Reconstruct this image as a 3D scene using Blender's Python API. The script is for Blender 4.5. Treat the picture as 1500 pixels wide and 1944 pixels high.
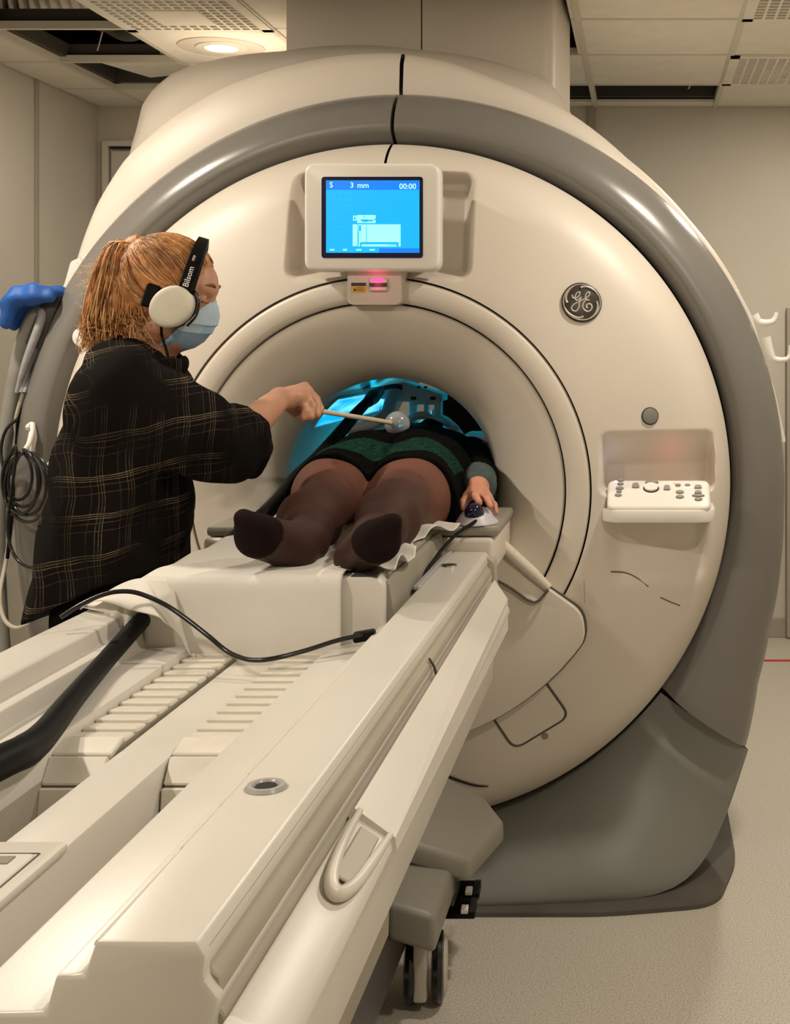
import bpy, bmesh, math, random
import numpy as np
from mathutils import Vector, Matrix
import openvdb

for _o in list(bpy.data.objects):
    bpy.data.objects.remove(_o, do_unlink=True)
scene = bpy.context.scene
COL = scene.collection
random.seed(7)
PI = math.pi
R = math.radians

# ------------------------------------------------------------------ camera
# an upright camera with a shifted lens (the photo is a crop of a wider, straightened frame)
CX, CY, CZ, F = 0.70, -3.333, 1.50, 2400.0
cam_d = bpy.data.cameras.new('camera')
cam = bpy.data.objects.new('camera', cam_d)
COL.objects.link(cam)
cam.location = (CX, CY, CZ)
cam.rotation_euler = (PI / 2, 0, 0)
cam_d.sensor_fit = 'VERTICAL'
cam_d.sensor_height = 36.0
cam_d.lens = F / 1944.0 * 36.0
cam_d.shift_x = -470.0 / 1944.0
cam_d.shift_y = -322.0 / 1944.0
cam_d.clip_start = 0.05
scene.camera = cam

# ------------------------------------------------------------------ world, exposure
w = bpy.data.worlds.new('world')
scene.world = w
w.use_nodes = True
w.node_tree.nodes['Background'].inputs[0].default_value = (1.0, 0.86, 0.68, 1)
w.node_tree.nodes['Background'].inputs[1].default_value = 0.02
vs = scene.view_settings
vs.view_transform = 'Standard'
vs.look = 'None'
vs.exposure = 0.0
vs.gamma = 1.0
vs.use_curve_mapping = False
WARM = (1.0, 0.895, 0.755)
# ceiling downlights: (x, y, watts); the fixture itself is built with its lamp further down
DOWNLIGHTS = [(-1.01, 1.80, 13), (1.60, 1.80, 28), (-1.30, -0.40, 30), (1.32, -0.30, 23),
              (-1.15, -2.55, 33), (1.60, -2.55, 27)]


def P(px, py, d):
    """point of the room seen at pixel (px, py) of the 1500x1944 frame, d metres in front of the camera"""
    return Vector((CX + (px - 1220.0) * d / F, CY + d, CZ - (py - 650.0) * d / F))


# ------------------------------------------------------------------ materials
def srgb(h):
    c = [int(h[i:i + 2], 16) / 255.0 for i in (0, 2, 4)]
    return tuple(x / 12.92 if x <= 0.04045 else ((x + 0.055) / 1.055) ** 2.4 for x in c)


MATS = {}


def pm(name, col, rough=0.45, var=0.06, scale=6.0, bump=0.0, bscale=300.0, metal=0.0, spec=0.5, emit=None, estr=0.0, alpha=1.0, trans=0.0, coat=0.0):
    if isinstance(col, str):
        col = srgb(col)
    m = bpy.data.materials.new(name)
    m.use_nodes = True
    nt = m.node_tree
    b = nt.nodes['Principled BSDF']
    tc = nt.nodes.new('ShaderNodeTexCoord')
    nz = nt.nodes.new('ShaderNodeTexNoise')
    nz.inputs['Scale'].default_value = scale
    nz.inputs['Detail'].default_value = 5
    nt.links.new(tc.outputs['Object'], nz.inputs['Vector'])
    rp = nt.nodes.new('ShaderNodeValToRGB')
    lo = [max(0, c * (1 - var)) for c in col]
    hi = [min(1, c * (1 + var)) for c in col]
    rp.color_ramp.elements[0].position = 0.3
    rp.color_ramp.elements[1].position = 0.7
    rp.color_ramp.elements[0].color = (*lo, 1)
    rp.color_ramp.elements[1].color = (*hi, 1)
    nt.links.new(nz.outputs['Fac'], rp.inputs['Fac'])
    nt.links.new(rp.outputs['Color'], b.inputs['Base Color'])
    b.inputs['Roughness'].default_value = rough
    b.inputs['Metallic'].default_value = metal
    b.inputs['Specular IOR Level'].default_value = spec
    b.inputs['Transmission Weight'].default_value = trans
    b.inputs['Coat Weight'].default_value = coat
    b.inputs['Alpha'].default_value = alpha
    if emit:
        b.inputs['Emission Color'].default_value = (*emit, 1)
        b.inputs['Emission Strength'].default_value = estr
    if bump > 0:
        n2 = nt.nodes.new('ShaderNodeTexNoise')
        n2.inputs['Scale'].default_value = bscale
        n2.inputs['Detail'].default_value = 3
        nt.links.new(tc.outputs['Object'], n2.inputs['Vector'])
        bp = nt.nodes.new('ShaderNodeBump')
        bp.inputs['Strength'].default_value = bump
        bp.inputs['Distance'].default_value = 0.002
        nt.links.new(n2.outputs['Fac'], bp.inputs['Height'])
        nt.links.new(bp.outputs['Normal'], b.inputs['Normal'])
    MATS[name] = m
    return m


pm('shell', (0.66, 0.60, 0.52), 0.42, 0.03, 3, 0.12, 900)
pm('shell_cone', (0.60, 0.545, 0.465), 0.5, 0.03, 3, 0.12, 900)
pm('shell_bright', (0.80, 0.77, 0.71), 0.32, 0.02, 4, 0.05, 900)
pm('ring_grey', (0.175, 0.165, 0.150), 0.25, 0.03, 4, 0.10, 900)
pm('base_grey', (0.19, 0.19, 0.170), 0.45, 0.04, 4, 0.10, 900)
pm('dock_grey', (0.235, 0.22, 0.185), 0.42, 0.04, 5, 0.15, 700)
pm('gap', (0.012, 0.011, 0.010), 0.8, 0.2)
pm('seam', (0.09, 0.08, 0.065), 0.7, 0.2)
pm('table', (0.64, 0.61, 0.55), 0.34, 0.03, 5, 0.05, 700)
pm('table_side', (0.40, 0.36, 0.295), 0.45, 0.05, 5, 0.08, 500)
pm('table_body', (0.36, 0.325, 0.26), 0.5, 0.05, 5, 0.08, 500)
pm('slat', (0.66, 0.62, 0.54), 0.4, 0.06, 20)
pm('belt_gap', (0.25, 0.22, 0.17), 0.7, 0.1)
pm('pad', (0.27, 0.25, 0.20), 0.55, 0.06, 12, 0.2, 400)
pm('sheet', (0.70, 0.67, 0.61), 0.85, 0.03, 8, 0.35, 60)
pm('steel', (0.55, 0.53, 0.50), 0.3, 0.05, 10, 0, metal=0.9)
pm('chrome', (0.75, 0.74, 0.72), 0.16, 0.03, 10, 0, metal=1.0)
pm('black_rubber', (0.0035, 0.0035, 0.0035), 0.5, 0.25, 30, 0.15, 250, spec=0.12)
pm('black_gloss', (0.008, 0.008, 0.009), 0.22, 0.2)
pm('black_cloth', (0.0028, 0.0026, 0.0026), 0.92, 0.3, 40, 0.5, 350, spec=0.04)
pm('white_plastic', (0.78, 0.75, 0.69), 0.35, 0.02, 8)
pm('cup_cream', (0.70, 0.665, 0.555), 0.55, 0.04, 20, 0.25, 500)
pm('dark_plastic', (0.035, 0.033, 0.03), 0.4, 0.1)
pm('button_grey', (0.27, 0.25, 0.23), 0.5, 0.08, 30)
pm('wheel_grey', (0.48, 0.45, 0.385), 0.5, 0.04, 9)
pm('wall', (0.56, 0.52, 0.44), 0.85, 0.03, 2.5, 0.2, 160)
pm('wall_trim', (0.36, 0.325, 0.27), 0.7, 0.04)
pm('tile', (0.76, 0.72, 0.63), 0.95, 0.04, 9, 0.35, 220)
pm('tbar', (0.62, 0.575, 0.485), 0.6, 0.03)
pm('tbar_dark', (0.05, 0.042, 0.033), 0.7, 0.1)
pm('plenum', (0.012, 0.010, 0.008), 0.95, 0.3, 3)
pm('duct', (0.58, 0.53, 0.44), 0.6, 0.06, 14, 0.1, 80)
pm('skin', (0.52, 0.265, 0.165), 0.5, 0.10, 16, 0.12, 260)
pm('skin_patient', (0.50, 0.22, 0.135), 0.5, 0.12, 16, 0.12, 260)
pm('tights', (0.088, 0.036, 0.024), 0.6, 0.22, 9, 0.25, 600)
pm('tights_toe', (0.012, 0.006, 0.006), 0.8, 0.2, 20, 0.25, 600, spec=0.06)
pm('dress_green', (0.006, 0.030, 0.020), 0.9, 0.7, 120, 0.8, 260, spec=0.06)
pm('sleeve_grey', (0.055, 0.075, 0.075), 0.9, 0.2, 40, 0.5, 300, spec=0.2)
pm('hair', (0.42, 0.175, 0.052), 0.55, 0.35, 30, 0.3, 120)
pm('hair_light', (0.74, 0.42, 0.18), 0.45, 0.3, 30)
pm('hair_deep', (0.20, 0.065, 0.018), 0.5, 0.3, 30)
pm('mask_shaded', (0.30, 0.47, 0.66), 0.8, 0.06, 30, 0.3, 300)
pm('mask_lit', (0.44, 0.58, 0.70), 0.8, 0.06, 30, 0.3, 300)
pm('wood', (0.66, 0.56, 0.41), 0.5, 0.08, 30)
pm('wood_end', (0.16, 0.10, 0.045), 0.7, 0.2, 60)
pm('coil_plastic', (0.55, 0.56, 0.54), 0.4, 0.04, 8)
pm('blue_pad', (0.006, 0.075, 0.33), 0.6, 0.2, 14, 0.5, 60)
pm('hose_grey', (0.26, 0.25, 0.23), 0.45, 0.08, 20)
pm('hose_clear', (0.33, 0.33, 0.34), 0.3, 0.15, 40)
pm('cable_beige', (0.50, 0.455, 0.37), 0.5, 0.05, 20)
pm('trackball', (0.006, 0.006, 0.03), 0.08, 0.2)
pm('lilac_plastic', (0.52, 0.50, 0.56), 0.4, 0.04)
pm('yellow_label', (0.70, 0.47, 0.03), 0.6, 0.05)
pm('red', (0.55, 0.02, 0.02), 0.6, 0.1)
pm('logo_dark', (0.030, 0.022, 0.017), 0.35, 0.15)
pm('logo_silver', (0.50, 0.455, 0.40), 0.35, 0.05, 20, metal=0.35)
pm('scr_body', (0.0, 0.02, 0.04), 0.3, 0.02, emit=(0.0, 0.50, 1.0), estr=1.0)
pm('scr_bar', (0.0, 0.02, 0.04), 0.3, 0.02, emit=(0.0, 0.23, 0.98), estr=1.0)
pm('scr_text', (0.4, 0.8, 0.9), 0.3, 0.02, emit=(0.40, 0.90, 0.95), estr=1.0)
pm('scr_pale', (0.3, 0.7, 0.9), 0.3, 0.02, emit=(0.22, 0.83, 0.95), estr=1.0)
pm('scr_dim', (0.0, 0.3, 0.7), 0.3, 0.02, emit=(0.0, 0.36, 0.80), estr=1.0)
pm('scr_bezel', (0.002, 0.002, 0.012), 0.2, 0.1, emit=(0.0, 0.0, 0.05), estr=0.3)
pm('lamp_face', (1, 1, 1), 0.4, 0.0, emit=(1.0, 0.88, 0.70), estr=14.0)
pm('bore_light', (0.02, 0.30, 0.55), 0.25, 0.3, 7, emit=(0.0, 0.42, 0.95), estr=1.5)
pm('laser_red', (0.6, 0.02, 0.1), 0.3, 0.05, emit=(1.0, 0.06, 0.20), estr=2.2)
pm('led_red', (0.6, 0.05, 0.05), 0.3, 0.05, emit=(1.0, 0.12, 0.10), estr=3.0)
pm('led_white', (0.8, 0.85, 1.0), 0.3, 0.05, emit=(0.75, 0.85, 1.0), estr=2.5)
pm('frost', (0.50, 0.53, 0.56), 0.22, 0.15, 40, trans=0.45)
pm('lens_grey', (0.36, 0.35, 0.34), 0.3, 0.04)
pm('scuff', (0.10, 0.085, 0.06), 0.8, 0.2)
pm('eye_white', (0.65, 0.6, 0.55), 0.3, 0.03)
pm('bore_liner', (0.55, 0.56, 0.55), 0.30, 0.02, 4)


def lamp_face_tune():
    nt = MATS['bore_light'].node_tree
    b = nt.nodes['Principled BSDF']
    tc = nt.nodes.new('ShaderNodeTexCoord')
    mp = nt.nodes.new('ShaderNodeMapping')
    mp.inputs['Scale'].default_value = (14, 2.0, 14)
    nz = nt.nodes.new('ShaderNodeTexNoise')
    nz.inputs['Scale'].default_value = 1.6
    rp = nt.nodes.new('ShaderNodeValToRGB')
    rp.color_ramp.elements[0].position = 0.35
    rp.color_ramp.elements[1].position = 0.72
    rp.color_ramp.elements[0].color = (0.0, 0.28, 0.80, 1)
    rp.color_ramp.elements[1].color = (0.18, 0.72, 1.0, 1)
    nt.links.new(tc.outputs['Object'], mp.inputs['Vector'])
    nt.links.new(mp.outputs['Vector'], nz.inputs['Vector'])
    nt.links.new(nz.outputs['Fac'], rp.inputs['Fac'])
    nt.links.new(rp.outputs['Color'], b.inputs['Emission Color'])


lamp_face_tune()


def floor_material():
    m = pm('floor_vinyl', (0.46, 0.42, 0.355), 0.35, 0.05, 2.5, 0.08, 300)
    nt = m.node_tree
    b = nt.nodes['Principled BSDF']
    tc = nt.nodes.new('ShaderNodeTexCoord')
    vo = nt.nodes.new('ShaderNodeTexNoise')
    vo.inputs['Scale'].default_value = 240
    vo.inputs['Detail'].default_value = 2
    rp = nt.nodes.new('ShaderNodeValToRGB')
    e = rp.color_ramp.elements
    e[0].position = 0.30
    e[0].color = (0.33, 0.30, 0.25, 1)
    e[1].position = 0.50
    e[1].color = (0.55, 0.51, 0.44, 1)
    n = e.new(0.68)
    n.color = (0.66, 0.615, 0.54, 1)
    nt.links.new(tc.outputs['Object'], vo.inputs['Vector'])
    nt.links.new(vo.outputs['Fac'], rp.inputs['Fac'])
    nt.links.new(rp.outputs['Color'], b.inputs['Base Color'])


floor_material()


def plaid_material():
    """black loose-woven wool shirt with thin cream check lines"""
    m = pm('plaid', (0.010, 0.009, 0.0085), 0.95, 0.2, 30, 0.6, 260, spec=0.05)
    nt = m.node_tree
    b = nt.nodes['Principled BSDF']
    tc = nt.nodes.new('ShaderNodeTexCoord')
    nz = nt.nodes.new('ShaderNodeTexNoise')
    nz.inputs['Scale'].default_value = 5.0
    nz.inputs['Detail'].default_value = 2
    nt.links.new(tc.outputs['Object'], nz.inputs['Vector'])
    mixv = nt.nodes.new('ShaderNodeVectorMath')
    mixv.operation = 'MULTIPLY_ADD'
    mixv.inputs[1].default_value = (0.05, 0.05, 0.05)
    nt.links.new(nz.outputs['Color'], mixv.inputs[0])
    nt.links.new(tc.outputs['Object'], mixv.inputs[2])
    sep = nt.nodes.new('ShaderNodeSeparateXYZ')
    nt.links.new(mixv.outputs[0], sep.inputs[0])

    def math_(op, a, c=None):
        n = nt.nodes.new('ShaderNodeMath')
        n.operation = op
        for i, v in ((0, a), (1, c)):
            if v is None:
                continue
            if isinstance(v, (int, float)):
                n.inputs[i].default_value = v
            else:
                nt.links.new(v, n.inputs[i])
        return n.outputs[0]

    # horizontal bands follow height plus a little x; vertical ones follow x + y
    hz = math_('ADD', sep.outputs['Z'], math_('MULTIPLY', sep.outputs['X'], -0.18))
    vx = math_('ADD', sep.outputs['X'], math_('MULTIPLY', sep.outputs['Y'], 0.55))

    def lines(c, period, width, off):
        fr = math_('FRACT', math_('ADD', math_('DIVIDE', c, period), off))
        return math_('LESS_THAN', fr, width / period)

    tot = None
    for c, per, wd, off, amp in ((hz, 0.083, 0.0018, 0.00, 1.0), (hz, 0.083, 0.0016, 0.055, 0.8), (hz, 0.083, 0.0016, 0.115, 0.9), (hz, 0.083, 0.0014, 0.24, 0.5), (hz, 0.083, 0.0014, 0.45, 0.35),
                                 (vx, 0.060, 0.0016, 0.00, 0.6), (vx, 0.060, 0.0014, 0.09, 0.5), (vx, 0.060, 0.0014, 0.20, 0.5), (vx, 0.060, 0.0012, 0.45, 0.3)):
        l = math_('MULTIPLY', lines(c, per, wd, off), amp)
        tot = l if tot is None else math_('MAXIMUM', tot, l)
    n2 = nt.nodes.new('ShaderNodeTexNoise')
    n2.inputs['Scale'].default_value = 130
    nt.links.new(tc.outputs['Object'], n2.inputs['Vector'])
    n3 = nt.nodes.new('ShaderNodeTexNoise')
    n3.inputs['Scale'].default_value = 6
    nt.links.new(tc.outputs['Object'], n3.inputs['Vector'])
    rr = nt.nodes.new('ShaderNodeMapRange')
    rr.inputs[1].default_value = 0.40
    rr.inputs[2].default_value = 0.60
    nt.links.new(n3.outputs['Fac'], rr.inputs[0])
    fac = math_('MULTIPLY', math_('MULTIPLY', tot, rr.outputs[0]), math_('MULTIPLY', n2.outputs['Fac'], 1.5))
    mx = nt.nodes.new('ShaderNodeMix')
    mx.data_type = 'RGBA'
    mx.inputs[6].default_value = (0.009, 0.0075, 0.0068, 1)
    mx.inputs[7].default_value = (0.24, 0.185, 0.12, 1)
    nt.links.new(fac, mx.inputs[0])
    nt.links.new(mx.outputs[2], b.inputs['Base Color'])


plaid_material()


def tights_material():
    """sheer brown knit: dense and dark at the lower leg, stretched paler towards the thigh"""
    nt = MATS['tights'].node_tree
    b = nt.nodes['Principled BSDF']
    tc = nt.nodes.new('ShaderNodeTexCoord')
    sp = nt.nodes.new('ShaderNodeSeparateXYZ')
    mr = nt.nodes.new('ShaderNodeMapRange')
    mr.inputs[1].default_value = -0.80
    mr.inputs[2].default_value = -0.36
    rp = nt.nodes.new('ShaderNodeValToRGB')
    rp.color_ramp.elements[0].color = (0.042, 0.017, 0.012, 1)
    rp.color_ramp.elements[1].color = (0.150, 0.060, 0.040, 1)
    e = rp.color_ramp.elements.new(0.55)
    e.color = (0.062, 0.024, 0.017, 1)
    nt.links.new(tc.outputs['Object'], sp.inputs[0])
    nt.links.new(sp.outputs['Y'], mr.inputs[0])
    nt.links.new(mr.outputs[0], rp.inputs['Fac'])
    nt.links.new(rp.outputs['Color'], b.inputs['Base Color'])
    b.inputs['Specular IOR Level'].default_value = 0.2


tights_material()


# ------------------------------------------------------------------ object helpers
def props(o, label=None, cat=None, group=None, kind=None):
    if label:
        o['label'] = label
    if cat:
        o['category'] = cat
    if group:
        o['group'] = group
    if kind:
        o['kind'] = kind
    return o


def thing(name, label, cat, loc=(0, 0, 0), group=None):
    e = bpy.data.objects.new(name, None)
    COL.objects.link(e)
    e.location = loc
    e.empty_display_size = 0.1
    return props(e, label, cat, group)


def put(name, me, mat, parent=None, smooth=True, label=None):
    if mat is not None and not me.materials:
        for x in (mat if isinstance(mat, (list, tuple)) else [mat]):
            me.materials.append(MATS[x])
    o = bpy.data.objects.new(name, me)
    COL.objects.link(o)
    if smooth is True:
        me.polygons.foreach_set('use_smooth', [True] * len(me.polygons))
    elif smooth:
        me.polygons.foreach_set('use_smooth', [True] * len(me.polygons))
        me.set_sharp_from_angle(angle=R(smooth))
    if parent is not None:
        o.parent = parent
        if parent.type == 'EMPTY':
            o.matrix_parent_inverse = Matrix.Translation(parent.location).inverted()
    if label:
        o['label'] = label
    return o


def mesh_of(verts, faces):
    me = bpy.data.meshes.new('m')
    me.from_pydata([tuple(v) for v in verts], [], faces)
    me.update()
    return me


def bm_mesh(bm):
    me = bpy.data.meshes.new('m')
    bmesh.ops.recalc_face_normals(bm, faces=bm.faces[:])
    bm.to_mesh(me)
    bm.free()
    return me


def box_me(c, s, bevel=0.0, seg=2, rot=None, taper=None):
    bm = bmesh.new()
    bmesh.ops.create_cube(bm, size=1)
    for v in bm.verts:
        if taper and v.co.z > 0:
            v.co.x *= taper[0]
            v.co.y *= taper[1]
        v.co = Vector((v.co.x * s[0], v.co.y * s[1], v.co.z * s[2]))
    if bevel > 0:
        bmesh.ops.bevel(bm, geom=bm.edges[:], offset=bevel, segments=seg, profile=0.5, affect='EDGES')
    for v in bm.verts:
        p = v.co
        if rot is not None:
            p = rot @ p
        v.co = p + Vector(c)
    return bm_mesh(bm)


def box(name, c, s, mat, parent=None, bevel=0.0, seg=2, rot=None, label=None, smooth=35):
    return put(name, box_me(c, s, bevel, seg, rot), mat, parent, smooth, label)


def spline(pts, n=8):
    """Catmull-Rom through pts"""
    pts = [Vector(p) for p in pts]
    out = []
    q = [pts[0] * 2 - pts[1]] + pts + [pts[-1] * 2 - pts[-2]]
    for i in range(1, len(q) - 2):
        a, b, c, d = q[i - 1:i + 3]
        for k in range(n):
            t = k / n
            out.append(0.5 * ((2 * b) + (c - a) * t + (2 * a - 5 * b + 4 * c - d) * t * t + (3 * b - a - 3 * c + d) * t ** 3))
    out.append(pts[-1])
    return out


def tube_geo(pts, r, n=8, closed=False, flat=1.0):
    pts = [Vector(p) for p in pts]
    m = len(pts)
    rr = r if isinstance(r, (list, tuple)) else [r] * m
    verts, faces = [], []
    t0 = (pts[1] - pts[0]).normalized()
    up = Vector((0, 0, 1)) if abs(t0.z) < 0.9 else Vector((1, 0, 0))
    nrm = (up - t0 * up.dot(t0)).normalized()
    for i in range(m):
        if closed:
            t = (pts[(i + 1) % m] - pts[i - 1]).normalized()
        else:
            t = (pts[min(i + 1, m - 1)] - pts[max(i - 1, 0)])
            t = t.normalized() if t.length > 1e-9 else t0
        nrm = nrm - t * nrm.dot(t)
        nrm = nrm.normalized() if nrm.length > 1e-9 else up
        bn = t.cross(nrm)
        for k in range(n):
            a = 2 * PI * k / n
            verts.append(pts[i] + (nrm * math.cos(a) * flat + bn * math.sin(a)) * rr[i])
    for i in range(m if closed else m - 1):
        j = (i + 1) % m
        for k in range(n):
            k2 = (k + 1) % n
            faces.append((i * n + k, i * n + k2, j * n + k2, j * n + k))
    if not closed:
        faces.append(tuple(range(n - 1, -1, -1)))
        faces.append(tuple((m - 1) * n + k for k in range(n)))
    return verts, faces


def tube(name, pts, r, mat, parent=None, n=8, sm=6, closed=False, label=None):
    p = spline(pts, sm) if sm else pts
    if isinstance(r, (list, tuple)) and sm:
        q = []
        for i in range(len(r) - 1):
            for k in range(sm):
                q.append(r[i] + (r[i + 1] - r[i]) * k / sm)
        q.append(r[-1])
        r = q
    v, f = tube_geo(p, r, n, closed)
    return put(name, mesh_of(v, f), mat, parent, 50, label)


def join_geo(parts):
    V, Fc = [], []
    for v, f in parts:
        o = len(V)
        V += [tuple(x) for x in v]
        Fc += [tuple(i + o for i in q) for q in f]
    return V, Fc


def me_geo(me):
    return [v.co.copy() for v in me.vertices], [tuple(p.vertices) for p in me.polygons]


def prism_me(poly, axis, a0, a1, bevel=0.0, seg=2):
    """poly: 2-D outline; axis 'y': poly in (x,z) extruded from y=a0 to a1; axis 'z': (x,y); axis 'x': (y,z)"""
    bm = bmesh.new()

    def mk(p, a):
        return {'y': (p[0], a, p[1]), 'z': (p[0], p[1], a), 'x': (a, p[0], p[1])}[axis]
    lo = [bm.verts.new(mk(p, a0)) for p in poly]
    hi = [bm.verts.new(mk(p, a1)) for p in poly]
    n = len(poly)
    bm.faces.new(lo)
    bm.faces.new(hi[::-1])
    for i in range(n):
        j = (i + 1) % n
        bm.faces.new((lo[i], hi[i], hi[j], lo[j]))
    bmesh.ops.recalc_face_normals(bm, faces=bm.faces[:])
    if bevel > 0:
        es = [e for e in bm.edges if len(e.link_faces) == 2 and e.calc_face_angle(0) > R(25)]
        bmesh.ops.bevel(bm, geom=es, offset=bevel, segments=seg, profile=0.5, affect='EDGES', clamp_overlap=True)
    return bm_mesh(bm)


def round_poly(poly, r, n=5):
    """round the corners of a 2-D polygon"""
    out = []
    m = len(poly)
    for i in range(m):
        p = Vector(poly[i])
        a = (Vector(poly[i - 1]) - p)
        b = (Vector(poly[(i + 1) % m]) - p)
        rr = min(r if not isinstance(r, (list, tuple)) else r[i], a.length * 0.45, b.length * 0.45)
        s, e = p + a.normalized() * rr, p + b.normalized() * rr
        for k in range(n + 1):
            t = k / n
            out.append(tuple(s * (1 - t) ** 2 + p * 2 * t * (1 - t) + e * t * t))
    return out


def rrect(w, h, r, n=5):
    return round_poly([(-w / 2, -h / 2), (w / 2, -h / 2), (w / 2, h / 2), (-w / 2, h / 2)], r, n)


def disc_me(c, nrm, r, th, bevel=0.0, seg=40):
    bm = bmesh.new()
    bmesh.ops.create_cone(bm, cap_ends=True, segments=seg, radius1=r, radius2=r, depth=th)
    if bevel > 0:
        es = [e for e in bm.edges if len(e.link_faces) == 2 and e.calc_face_angle(0) > R(40)]
        bmesh.ops.bevel(bm, geom=es, offset=bevel, segments=2, profile=0.5, affect='EDGES')
    q = Vector((0, 0, 1)).rotation_difference(Vector(nrm))
    for v in bm.verts:
        v.co = q @ v.co + Vector(c)
    return bm_mesh(bm)


def lathe_me(prof, c, axis, seg=32, a0=0.0, a1=2 * PI):
    """prof: (r, h) pairs revolved about axis through c"""
    q = Vector((0, 0, 1)).rotation_difference(Vector(axis).normalized())
    full = abs(a1 - a0 - 2 * PI) < 1e-6
    n = seg if full else seg + 1
    V, Fc = [], []
    for i in range(n):
        a = a0 + (a1 - a0) * i / seg
        for r, h in prof:
            V.append(q @ Vector((r * math.cos(a), r * math.sin(a), h)) + Vector(c))
    m = len(prof)
    for i in range(seg):
        j = (i + 1) % n
        for k in range(m - 1):
            Fc.append((i * m + k, j * m + k, j * m + k + 1, i * m + k + 1))
    me = mesh_of(V, Fc)
    bm = bmesh.new()
    bm.from_mesh(me)
    bmesh.ops.remove_doubles(bm, verts=bm.verts[:], dist=1e-6)
    return bm_mesh(bm)


def grid_me(nu, nv, fn, wrap_u=False):
    V = [fn(i / (nu if wrap_u else nu - 1), j / (nv - 1)) for i in range(nu) for j in range(nv)]
    Fc = []
    for i in range(nu if wrap_u else nu - 1):
        k = (i + 1) % nu
        for j in range(nv - 1):
            Fc.append((i * nv + j, i * nv + j + 1, k * nv + j + 1, k * nv + j))
    return mesh_of(V, Fc)


def text_me(s, size, mat4, extrude=0.0006, align='LEFT', bold=0.0):
    cu = bpy.data.curves.new('t', 'FONT')
    cu.body = s
    cu.size = size
    cu.extrude = extrude
    cu.offset = bold
    cu.align_x = align
    cu.resolution_u = 3
    o = bpy.data.objects.new('t', cu)
    COL.objects.link(o)
    dg = bpy.context.evaluated_depsgraph_get()
    me = bpy.data.meshes.new_from_object(o.evaluated_get(dg))
    bpy.data.objects.remove(o, do_unlink=True)
    me.transform(mat4)
    me.materials.clear()
    return me


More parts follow.
